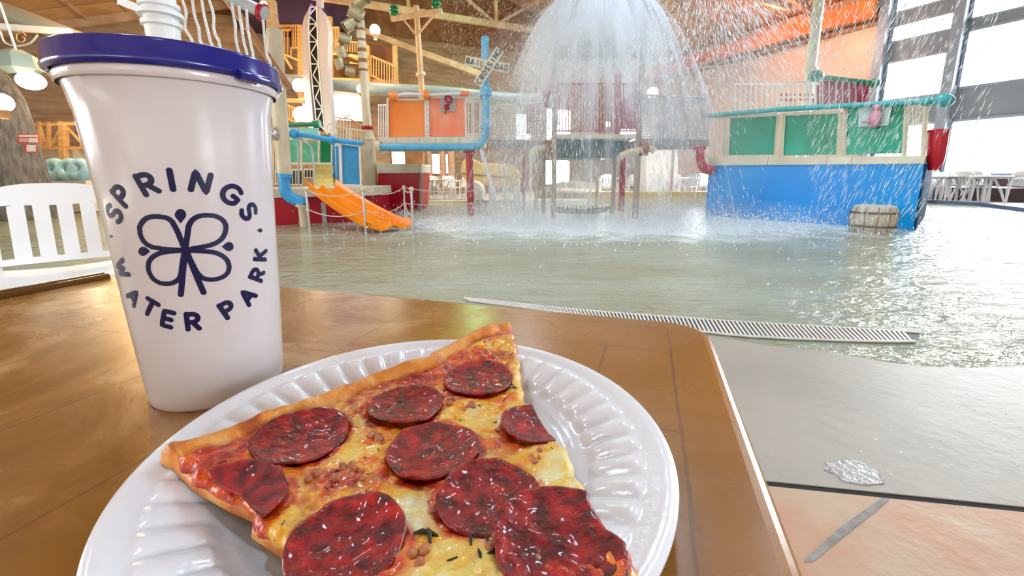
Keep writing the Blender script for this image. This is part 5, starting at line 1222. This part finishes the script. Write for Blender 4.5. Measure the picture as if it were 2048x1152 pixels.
# ---- ducts, beams and posts near the roof
pipe_thing('air_duct', 'long grey-green round duct below the roof at the top left corner', 'duct', mat('duct_green', (.38, .42, .38), .35, metal=.3), [(-40, 8), (40, 34), (165, 82), (260, 118)], 9.5, 30, [], 1)
def beam(name, label, a, b_, Y0, Y1, w, m, cat='beam', h=None):
    P, P2 = Q(*a, Y0), Q(*b_, Y1); return tag(MB().bar(P, P2, w*Y0/FP, (h or w)*Y0/FP).build(name, m, smooth=0), label, cat)
beam('tie_beam', 'pale timber beam under the grey-green duct at the top left', (-20, 52), (142, 64), 8.6, 9.0, 10, m_whitep)
t = thing('scroll_bracket', 'thin white scrolled iron bracket below the top left beam', 'bracket', Q(45, 78, 8.6)); mb = MB()
tubeq(mb, [(0, 62), (10, 85), (35, 92), (60, 86), (75, 70)], 8.6, 3, 6, 6); mb.build('arch_bar', m_whitep, t)
mb = MB(); tubeq(mb, [(52, 72), (44, 64), (34, 68), (34, 80), (44, 84), (50, 78), (44, 73)], 8.6, 2, 6, 6); mb.build('scroll', m_wood, t)
beam('roof_brace', 'dark red-brown diagonal timber brace above the lid', (448, -12), (580, 178), 7.0, 7.4, 12, mat('redbrown_timber', (.36, .17, .08), .55, var=.2))
beam('timber_post', 'tall orange timber post beside the cup lid', (540, 0), (563, 215), 8.1, 8.1, 16, m_wood, 'post')
beam('roof_brace', 'orange timber brace leaning against the tall post', (520, -10), (556, 55), 8.3, 8.3, 8, m_wood)
pipe_thing('water_pipe', 'grey pipe with a red end cap above the cup lid', 'pipe', m_grey, [(448, -12), (520, 22)], 6.5, 22, [('end_cap', m_red, 524, 24, .05, 32, (.9, 0, -.42)), ('cap_face', m_grey, 528, 26, .03, 24, (.9, 0, -.42))], 1)
b = Q(330, 92, 4.6); t = thing('spray_column', 'white ringed spray column rising behind the cup lid', 'column', (b[0], b[1], .0))
MB().cyl((b[0], b[1], 0), (b[0], b[1], zat(b, -10)), .135, .145, 24).build('column', m_white, t)
for y, r in ((50, .17), (30, .19), (12, .17)): MB().lathe([(.13, -.03), (r, -.02), (r, .02), (.13, .03)], (b[0], b[1], zat(b, y)), 24).build('ring', m_white, t)
MB().bar((b[0]-.1, b[1], zat(b, 25)), (b[0]-.45, b[1]+.1, zat(b, -6)), .07).build('arm', m_white, t, smooth=0)
for i, pts in enumerate((((362, -8), (372, 25), (370, 55), (384, 80), (386, 104)), ((384, -8), (389, 30), (397, 55), (400, 80), (406, 106)), ((402, -8), (408, 28), (415, 60), (420, 80), (426, 110)), ((416, -8), (427, 30), (428, 60), (438, 85), (440, 112)),
                         ((463, 6), (470, 50), (472, 80), (478, 105), (480, 122)), ((478, 12), (482, 50), (488, 85), (494, 125)), ((493, 18), (496, 60), (502, 90), (506, 130)), ((526, 40), (530, 80), (534, 110), (540, 140)))):
    mb = MB(); pts = pts+((pts[-1][0]*.8+84, 250), (pts[-1][0]*.4+250, 495)); tubeq(mb, pts, 5.2+.1*i, 5, 8, 8)
    tag(mb.build('water_stream', mat('falling_water_white', (.86, .87, .86), .12, coat=.6, trans=.15), smooth=180), 'thin twisting white water stream above the lid, %s' % ['first from the white column', 'second from the white column', 'third from the white column', 'fourth from the white column', 'left under the grey pipe', 'middle under the grey pipe', 'right under the grey pipe', 'beside the orange post'][i], 'water stream', 'thin water streams above the cup lid')
# ---- slender white slide tower with black truss
Yw = 14.; t = thing('truss_tower', 'slender white tower with a black lattice core beside the hanging cans', 'tower', Q(640, 260, Yw))
MB().prism(qp([(622, 7), (616, 20), (608, 35), (603, 59), (604, 110), (607, 164), (614, 237), (618, 262), (632, 262), (626, 237), (620, 164), (618, 100), (617, 47), (620, 14)], Yw), (0, .35, 0)).build('side_panel', mat('lilac_white', (.40, .39, .44), .5), t, smooth=0)
MB().prism(qp([(633, 9), (644, 22), (652, 38), (657, 60), (655, 140), (662, 230), (665, 266), (650, 266), (643, 210), (636, 140), (633, 50)], Yw), (0, .35, 0)).build('side_panel', MATS['lilac_white'], t, smooth=0)
MB().prism(qp([(620, 14), (633, 14), (636, 140), (646, 262), (632, 262), (623, 164), (618, 50)], Yw+.12), (0, .1, 0)).build('core', m_black, t, smooth=0)
mb = MB(); q = [(620, 14, 633), (617, 48, 634), (618, 84, 635), (621, 128, 637), (625, 172, 641), (630, 218, 645), (634, 262, 649)]
for (a, y, c), (a2, y2, c2) in zip(q[:-1], q[1:]):
    for p in (((a, y), (a2, y2)), ((c, y), (c2, y2)), ((a, y), (c, y)), ((c, y), (a2+1, (y+y2)/2)), ((a2+1, (y+y2)/2), (c2, y2))): mb.bar(Q(*p[0], Yw-.03), Q(*p[1], Yw-.03), .024)
mb.build('lattice', m_whitep, t, smooth=0)
MB().bar(Q(640, 15, Yw), Q(641, -15, Yw), .16).build('top_mast', MATS['lilac_white'], t, smooth=0)
# ---- telegraph pole with green insulators
Yq = 13.; t = thing('telegraph_pole', 'timber telegraph pole with a cross arm behind the orange panels', 'pole', Q(842, 200, Yq)); m_pole = mat('pole_timber', (.66, .42, .20), .6, vcol=(.78, .56, .33), vs=4, stretch=(3, 3, .5))
MB().tube([Q(846, 215, Yq), Q(832, 12, Yq)], [.085, .075], 14).build('pole', m_pole, t); MB().bar(Q(782, 38, Yq-.08), Q(884, 22, Yq-.08), .12).build('cross_arm', m_pole, t, smooth=0)
for a, b_ in (((806, 38), (834, 72)), ((870, 28), (838, 66))): MB().bar(Q(*a, Yq-.1), Q(*b_, Yq-.1), .05).build('brace', m_pole, t, smooth=0)
mb = MB(); mb.cyl(Q(842, 151, Yq), Q(841, 146, Yq), .14); mb.build('collar', m_cream, t)
for x, y in ((788, 22), (872, 8)):
    c = Q(x, y, Yq-.1); mb = MB(); mb.lathe([(.03, -.14), (.10, -.12), (.13, -.07), (.05, -.06), (.13, -.02), (.13, .02), (.05, .03), (.12, .07), (.09, .13), (.01, .15)], c, 16, capb=True); mb.build('insulator', mat('insulator_green', (.02, .20, .07), .25), t)
# ---- wooden balcony with warm light
def balcony():
    Y = 17.; c = Q(670, 160, Y); t = thing('timber_balcony', 'warmly lit timber balcony with slatted railings behind the white tower', 'balcony', c)
    MB().prism(qp([(545, 166), (792, 176), (792, 160), (545, 150)], Y), (0, 2.0, 0)).build('floor_slab', m_wood, t, smooth=0)
    MB().prism(qp([(545, 152), (780, 165), (780, 92), (545, 40)], Y+2.0), (0, .1, 0)).build('rear_boards', mat('glowing_boards', (.46, .24, .07), .6, vcol=(.25, .11, .03), vs=2), t, smooth=0)
    MB().prism(qp([(736, 185), (793, 190), (793, 97), (737, 85)], Y+.4), (0, .15, 0)).build('end_wall', mat('deep_brown_boards', (.14, .05, .02), .7, vcol=(.22, .09, .035), vs=3, stretch=(4, 4, .6)), t, smooth=0)
    for args in ((549, 582, 60, 112, 5), (582, 600, 44, 96, 4), (662, 678, 56, 108, 5)): rail(t, 'railing', m_wood, args[0], args[1], args[2], args[3], Y-.1, args[4], w=3.4)
    rail(t, 'railing', m_wood, 690, 735, 78, 108, Y-.1, 9, w=3, ytr=92, ybr=128)
    rail(t, 'railing', m_wood, 742, 790, 112, 150, Y-.2, 9, w=3, ytr=132, ybr=176)
    rail(t, 'railing', m_wood, 792, 832, 150, 163, Y+2, 9, w=2.4)
    for x in (552, 602, 662, 737, 792): MB().bar(Q(x, 172, Y-.05), Q(x-2, 34 if x < 700 else 92, Y-.05), .16).build('post', m_wood, t, smooth=0)
    MB().bar(Q(545, 56, Y-.1), Q(600, 46, Y-.1), .12).build('handrail', m_wood, t, smooth=0)
    for a, b_ in (((552, 118), (566, 108)), ((566, 108), (600, 122)), ((566, 108), (584, 138)), ((700, 110), (735, 118)), ((700, 126), (735, 134))): MB().bar(Q(*a, Y-.2), Q(*b_, Y-.2), .07).build('brace', mat('pale_brace', (.80, .55, .25), .5), t, smooth=0)
balcony()
beam('rafter', 'long grey-brown rafter slanting down behind the telegraph pole', (690, 48), (965, 150), 17.5, 17.5, 10, m_beam)
pipe_thing('tube_slide', 'long blue-grey enclosed tube crossing below the timber balcony', 'tube slide', mat('bluegrey_tube', (.30, .37, .40), .4, var=.08), [(545, 158), (640, 166), (760, 178), (880, 184), (1000, 196), (1110, 200)], 15.2, 22, [], 4)
c = Q(590, 230, 15); t = thing('stair_railing', 'orange timber stair railing descending behind the green pipe', 'railing', c)
rail(t, 'railing', m_wood, 562, 612, 205, 232, 15, 9, w=3, ytr=226, ybr=252)
MB().bar(Q(558, 200, 15), Q(610, 203, 15), .14).build('landing_beam', m_wood, t, smooth=0)
c = Q(700, 250, 15.5); t = thing('stair_railing', 'pale curved stair railing left of the cream column in front of the bright window', 'railing', c)
rail(t, 'railing', m_wood, 664, 700, 234, 258, 15.5, 7, w=2.2, ytr=238); rail(t, 'railing', m_wood, 700, 735, 238, 258, 15.5, 7, w=2.2, ytr=256, ybr=268)
c = Q(840, 340, 17); mb = MB(); panel(mb, [(812, 372), (846, 372), (846, 302), (812, 302)], 16.5, .4); tag(mb.build('lattice_screen', m_woodd, smooth=0), 'dark timber screen behind the red box', 'screen')
for i, (x, w) in enumerate(((888, 12), (905, 14), (862, 8))):
    mb = MB(); post(mb, x, 391, 285, w); tag(mb.build('timber_column', mat('pink_timber', (.55, .34, .24), .6, var=.15)), 'brown building column on the far deck, %s' % ['between the table and the red column', 'nearest the red column', 'behind the chairs near the red box'][i], 'column', 'brown columns on the far deck')
# fake rocks under the tower in the distance
mb = MB()
for i in range(26):
    x = 1112+i*4.6; r = .55+.25*math.sin(i*2.1); g = G(x, 398); mb.ball((g[0], g[1]+.5, .12), r, 10, (1, .8, .55+.2*math.sin(i*3.3)))
tag(mb.build('rock_wall', mat('grey_rock', (.30, .29, .24), .8, var=.3, vs=2, bump=.8, bs=5), smooth=180), 'low grey rockwork bank seen through the central tower', 'rocks', kind='stuff')
mb = MB(); mb.bar(Q(1110, 378, 15.5), Q(1235, 382, 15.2), .08, .10); tag(mb.build('river_kerb', m_cream, smooth=0), 'pale kerb along the rockwork seen through the tower', 'kerb')
# puddle on the near deck, and drops coloured white to paint glints
rp = random.Random(3)
def puddle(cx, cy, rx, ry, label, seed):
    c = G(cx, cy); rr = np.linalg.norm(G(cx+rx, cy)-c), np.linalg.norm(G(cx, cy+ry)-c); n = 40; V = []
    for i in range(n):
        a = 2*math.pi*i/n; k = 1+.35*mn.noise(Vector((math.cos(a)*2, math.sin(a)*2, seed))); V.append((c[0]+rr[0]*k*math.cos(a), c[1]+rr[1]*k*math.sin(a), .0025))
    mb = MB(); mb.add(V, [tuple(range(n))]); mb.add([(v[0]+(v[0]-c[0])*.04, v[1]+(v[1]-c[1])*.04, .0006) for v in V]+V, [(i, (i+1) % n, n+(i+1) % n, n+i) for i in range(n)])
    tag(mb.build('puddle', mat('standing_water', (.26, .27, .28), .03, spec=.9, bump=.25, bs=45, coat=1.), smooth=60), label, 'puddle')
puddle(1708, 945, 48, 20, 'small shiny puddle on the grey deck just beyond the dark joint', 1)
mb = MB()
for i in range(34):
    x, y = rp.uniform(1700, 2047), rp.uniform(755, 950); c = G(x, y); r = rp.uniform(.002, .005); mb.lathe([(.0001, .0022), (r*.7, .0018), (r, .0004)], (c[0], c[1], 0), 10)
tag(mb.build('glint_drops', mat('glint_white', (.85, .87, .9), .03), smooth=180), 'scattered water drops on the grey deck, coloured white as painted glints', 'water drops', kind='stuff')
# white block building seen right of the tower
mb = MB(); g = G(1345, 396); mb.prism([Q(1292, 392, 17.5), Q(1356, 392, 17.5), Q(1356, 300, 17.5), Q(1292, 300, 17.5)], (0, 1.2, 0)); tag(mb.build('service_hut', mat('pale_hut', (.66, .63, .57), .6, var=.05), smooth=0), 'pale service block on the far deck right of the tower', 'hut')
for i, (x, yt, yb, w) in enumerate(((1313, 250, 388, 18), (1336, 285, 388, 8))):
    mb = MB(); post(mb, x, yb, yt, w); tag(mb.build('building_column', m_netgrey), 'grey building column right of the tower, the %s one' % ['wider', 'slimmer'][i], 'column')
globe(1305, 186, 10.5, .13, 'bright globe lamp above the net bridge right of the tower', 9, (1, .96, .9))
globe(1215, 249, 11.0, .07, 'small globe lamp behind the tower railing', 9, (1, .95, .85))
globe(750, 60, 15., .17, 'warm globe lamp under the roof above the balcony', 10, power=60)
globe(600, 172, 14., .22, 'warm globe lamp under the timber balcony', 9, power=60)
globe(604, 230, 13., .24, 'large warm globe lamp beside the stair railing', 8, power=50, pole=1)
globe(722, 178, 14.5, .14, 'small warm globe lamp below the grey tube', 10)
globe(528, 8, 6.9, .04, 'tiny lamp beside the red pipe cap', 8)
accent_fill(640, 120, 15.5, 190, (1, .62, .25)); accent_fill(560, 60, 12, 80, (1, .62, .28)); accent_fill(180, 60, 9, 170, (1, .60, .26)); accent_fill(300, 20, 11, 110, (1, .6, .28))
accent_fill(700, 30, 13, 80, (1, .7, .4)); accent_fill(900, 260, 16, 150, (1, .85, .6)); accent_fill(1540, 40, 17, 140, (1, .30, .08)); accent_fill(1680, 90, 15.5, 70, (1, .55, .4)); accent_fill(940, 20, 15, 190, (.45, 1, .40)); accent_fill(640, -5, 14, 70, (.25, .1, 1))
accent_fill(120, 200, 11.5, 120, (1, .8, .5)); accent_fill(1200, 330, 14, 120, (1, .95, .85)); accent_fill(1400, 330, 15, 200, (.9, .95, 1))
# ================================================================== FALLING WATER
def water_white(name, a=1.0):
    return mat(name, (.82, .87, .92), .15, coat=.5)
TC = np.array([*Q(1190, 300, 8.9)[:2], 0]); ZTOP = zat(np.array([TC[0], TC[1], 0]), 2)
m_drop = mat('spray_drops', (.90, .93, .96), .2, coat=.3)
def fil(V, F, a, b, r):
    a, b = np.array(a), np.array(b); d = b-a; ln = np.linalg.norm(d)
    if ln < 1e-5: return
    d /= ln; u = np.cross(d, [.3, 1, .2]); u /= np.linalg.norm(u); w = np.cross(d, u); o = len(V); m = a*.45+b*.55
    V.append(a)
    for k in range(3): t = 2*math.pi*k/3; V.append(m+(u*math.cos(t)+w*math.sin(t))*r)
    V.append(b)
    for k in range(3): F.append((o, o+1+k, o+1+(k+1) % 3)); F.append((o+4, o+1+(k+1) % 3, o+1+k))
def traj(th, v, t, z0=None, up=0.): v *= .80; r0 = min(.62, .62*v/1.2); return np.array([TC[0]+math.cos(th)*(r0+v*t), TC[1]+math.sin(th)*(r0+v*t)*.9, (z0 if z0 is not None else ZTOP)+up*t-4.9*t*t])
R6 = random.Random(11)
V, F = [], []
for i in range(15000):
    th = R6.uniform(0, 2*math.pi); band = R6.random()
    v = R6.gauss(1.95, .35) if band < .55 else (R6.uniform(.25, 1.6) if band < .75 else R6.uniform(1.6, 3.6))
    if band < .75 and math.sin(th*5+1)+.6*math.sin(th*9) < -.3 and R6.random() < .8: continue
    t = R6.uniform(.05, 1.0)**.8; up = R6.uniform(-.2, .5); a = traj(th, v, t, up=up)
    if a[2] < 0: continue
    b_ = traj(th, v, t+R6.uniform(.008, .022)*(1 if band < .75 else .8), up=up); fil(V, F, a+np.array([0, 0, 0]), b_, R6.uniform(.0028, .0075))
mb = MB(); mb.v = [tuple(v) for v in V]; mb.f = F
o = mb.build('falling_water', m_drop, smooth=180); tag(o, 'white water dumped from above, raining down around the central tower', 'falling water', kind='stuff')
# wide spray over the right side
V, F = [], []
for i in range(4600):
    if i < 3000: x, y = R6.gauss(1470, 85), R6.uniform(-10, 240)*R6.random()**.5; Y = R6.uniform(7.2, 8.6); dx, dy = .6*max(-.6, min(1, (x-1400)/100)), -.9; ln = R6.uniform(.05, .18); r = R6.uniform(.002, .0055)
    elif i < 4250: x, y = R6.uniform(1620, 1860), R6.uniform(-10, 430); Y = R6.uniform(4.6, 6.2); dx, dy = -.36, -.95; ln = R6.uniform(.04, .17); r = R6.uniform(.0018, .0042)
    else: x, y = R6.uniform(1740, 2000), R6.uniform(-10, 400)*R6.random()**.4; Y = R6.uniform(3.6, 4.6); dx, dy = -.36, -.93; ln = R6.uniform(.04, .13); r = R6.uniform(.0025, .0055)
    a = Q(x, y, Y); e = np.array([dx+R6.gauss(0, .08), R6.gauss(0, .1), dy]); b_ = a+e*ln
    if b_[2] > .05: fil(V, F, a, b_, r)
for i in range(2600):                                          # outward spray to the upper left
    x, y = R6.uniform(865, 1090), R6.uniform(-10, 330); 
    if x < 865+y*.25: continue
    Y = R6.uniform(7.6, 8.8); a = Q(x, y, Y); e = np.array([-.5*(1-y/400)+R6.gauss(0, .1), 0, -.85]); fil(V, F, a, a+e*R6.uniform(.02, .07), R6.uniform(.0012, .003))
mb = MB(); mb.v = [tuple(v) for v in V]; mb.f = F
o = mb.build('water_spray', m_drop, smooth=180); tag(o, 'wide white spray of flying drops above the green panels and beside the tower', 'spray', kind='stuff')
# sheets of water: surfaces following the same fall, broken up by procedural gaps
def sheet_mat(name, dens, lo, hi, sx, col=(.86, .90, .95)):
    m = bpy.data.materials.new(name); m.use_nodes = True; t = m.node_tree; t.nodes.clear(); n = t.nodes.new; l = t.links.new
    o_ = n('ShaderNodeOutputMaterial'); mx = n('ShaderNodeMixShader'); tr = n('ShaderNodeBsdfTransparent'); d = n('ShaderNodeBsdfDiffuse'); tl = n('ShaderNodeBsdfTranslucent'); m2 = n('ShaderNodeMixShader'); m2.inputs[0].default_value = .5
    d.inputs[0].default_value = (*col, 1); tl.inputs[0].default_value = (*col, 1); l(d.outputs[0], m2.inputs[1]); l(tl.outputs[0], m2.inputs[2])
    uv = n('ShaderNodeUVMap'); mp = n('ShaderNodeMapping'); mp.inputs['Scale'].default_value = (sx, 1.6, 1); l(uv.outputs[0], mp.inputs[0])
    nz = n('ShaderNodeTexNoise'); nz.inputs['Scale'].default_value = 1; nz.inputs['Detail'].default_value = 6; nz.inputs['Roughness'].default_value = .6; l(mp.outputs[0], nz.inputs[0])
    nb = n('ShaderNodeTexNoise'); nb.inputs['Scale'].default_value = 2.2; nb.inputs['Detail'].default_value = 2; l(uv.outputs[0], nb.inputs[0])
    ad = n('ShaderNodeMath'); ad.operation = 'MULTIPLY_ADD'; l(nb.outputs[0], ad.inputs[0]); ad.inputs[1].default_value = .9; l(nz.outputs[0], ad.inputs[2])
    r = n('ShaderNodeMapRange'); r.interpolation_type = 'SMOOTHSTEP'; l(ad.outputs[0], r.inputs[0]); r.inputs[1].default_value = lo; r.inputs[2].default_value = hi; r.inputs[3].default_value = 0; r.inputs[4].default_value = dens
    at = n('ShaderNodeAttribute'); at.attribute_name = 'fade'; mu = n('ShaderNodeMath'); mu.operation = 'MULTIPLY'; l(r.outputs[0], mu.inputs[0]); l(at.outputs['Fac'], mu.inputs[1])
    l(mu.outputs[0], mx.inputs[0]); l(tr.outputs[0], mx.inputs[1]); l(m2.outputs[0], mx.inputs[2]); l(mx.outputs[0], o_.inputs[0]); return m
def sheet(name, label, v0, th0, th1, t0, t1, m, up=.2, nz_=.12, nth=90, nt=40, fade=None):
    vs = []; fd = []
    for i in range(nth+1):
        th = th0+(th1-th0)*i/nth
        for j in range(nt+1):
            t = t0+(t1-t0)*j/nt; v = v0*(1+nz_*mn.noise(Vector((th*2.5, v0, 0)))+.04*mn.noise(Vector((th*9, t*4, v0)))); p = traj(th, v, t, up=up); p[2] = max(p[2], .02); vs.append(p)
            s_ = j/nt; fd.append((fade(s_) if fade else 1)*min(1, min(i, nth-i)/6))
    f = [(i*(nt+1)+j, (i+1)*(nt+1)+j, (i+1)*(nt+1)+j+1, i*(nt+1)+j+1) for i in range(nth) for j in range(nt)]
    mb = MB(); mb.add(vs, f); o = mb.build(name, m, smooth=180); me = o.data
    uv = me.uv_layers.new(name='UVMap'); 
    for lp in me.loops: vi = lp.vertex_index; i, j = divmod(vi, nt+1); uv.data[lp.index].uv = ((th0+(th1-th0)*i/nth)*1.0, (t0+(t1-t0)*j/nt)*1.2)
    A = me.attributes.new('fade', 'FLOAT', 'POINT'); A.data.foreach_set('value', np.array(fd, np.float32))
    return tag(o, label, 'falling water', kind='stuff')
T1 = math.sqrt(ZTOP/4.9)*1.02
sheet('water_curtain', 'thin broken curtain of water falling outside the tower posts', 2.1, math.pi, 2*math.pi, .03, T1, sheet_mat('curtain_front', .80, .90, 1.25, 9), fade=lambda s: (1.15-.75*s))
sheet('water_curtain', 'rear curtain of water falling behind the tower posts', 2.1, 0, math.pi, .03, T1, sheet_mat('curtain_back', .85, .85, 1.2, 9), fade=lambda s: 1.1-.7*s)
sheet('water_curtain', 'narrow inner stream of water falling over the tower railing', .55, 1.2*math.pi, 1.9*math.pi, .02, T1*.92, sheet_mat('curtain_inner', .75, .95, 1.3, 7), fade=lambda s: 1.1-.7*s)
sheet('water_curtain', 'wide outer veil of fine water around the tower', 2.9, .9*math.pi, 2.1*math.pi, .02, T1, sheet_mat('curtain_outer', .34, .80, 1.2, 6), fade=lambda s: 1-.3*s)
for i_, (v_, d_, u_) in enumerate(((1.2, 1.0, .5), (1.85, 1.0, .6), (2.3, .9, .4))):
    sheet('water_crown', ['innermost dense white head of water over the top of the tower', 'middle dense white head of water over the top of the tower', 'outermost ragged white head of water over the top of the tower'][i_], v_, 0, 2*math.pi, .0, .62, sheet_mat('crown_%d' % i_, d_, .54+.05*i_, .85+.07*i_, 5+2*i_), up=u_, nz_=.2, nth=140, fade=lambda s: 1.0 if s < .35 else max(0, 1.0-(s-.35)/.65))
# small spout streams
for x0, y0, x1, y1, Y, l in ((965, 300, 992, 402, 9.2, 'double stream of water falling from the pale blue pipe bend'), ):
    mb = MB()
    for k in (0, 1): tubeq(mb, [(x0-k*4, y0), (x0+8-k*5, y0+30), (x0+17-k*3, y0+60), (x1-k*4, y1)], Y, 4, 6, 8)
    o = mb.build('water_stream', MATS['falling_water_white'], smooth=180); tag(o, l, 'water stream')
# foam where the water lands
mb = MB(); V, F = [], []
for i in range(9000):
    th = R6.uniform(0, 2*math.pi); r = abs(R6.gauss(2.4, .9)); x, y = TC[0]+.3+r*math.cos(th)*1.35, TC[1]-.2+r*math.sin(th)*1.0
    h = R6.expovariate(12); fil(V, F, (x, y, h), (x+R6.gauss(0, .02), y, h+R6.uniform(.015, .06)), R6.uniform(.003, .010))
mb.v = [tuple(v) for v in V]; mb.f = F
o = mb.build('splash_drops', m_drop, smooth=180); tag(o, 'low white splashes where the falling water hits the pool', 'splash', kind='stuff')
# mist: nested homogeneous volumes
def mist(name, label, c, rad, dens, col=(.88, .95, 1)):
    m = bpy.data.materials.new(name); m.use_nodes = True; t = m.node_tree; t.nodes.clear(); o_ = t.nodes.new('ShaderNodeOutputMaterial'); v = t.nodes.new('ShaderNodeVolumeScatter'); v.inputs['Density'].default_value = dens; v.inputs['Color'].default_value = (*col, 1); v.inputs['Anisotropy'].default_value = .2
    t.links.new(v.outputs[0], o_.inputs['Volume']); mb = MB(); mb.ball(c, 1, 24, rad); o = mb.build('water_mist', m, smooth=180); tag(o, label, 'mist', kind='stuff')
mist('mist_low', 'low blue-white mist hanging over the water around the tower', (TC[0]+.6, TC[1]-.6, .05), (4.8, 3.0, .40), .10, (1, 1, 1))
mist('mist_mid', 'thinner mist rising around the tower posts', (TC[0]+.2, TC[1]+.0, 1.4), (3.1, 2.6, 3.2), .045, (1, 1, 1))
mist('mist_right', 'pale mist between the tower and the blue wall', (TC[0]+3.2, TC[1]-.2, 1.6), (1.7, 1.3, 2.0), .07, (.85, .96, 1))
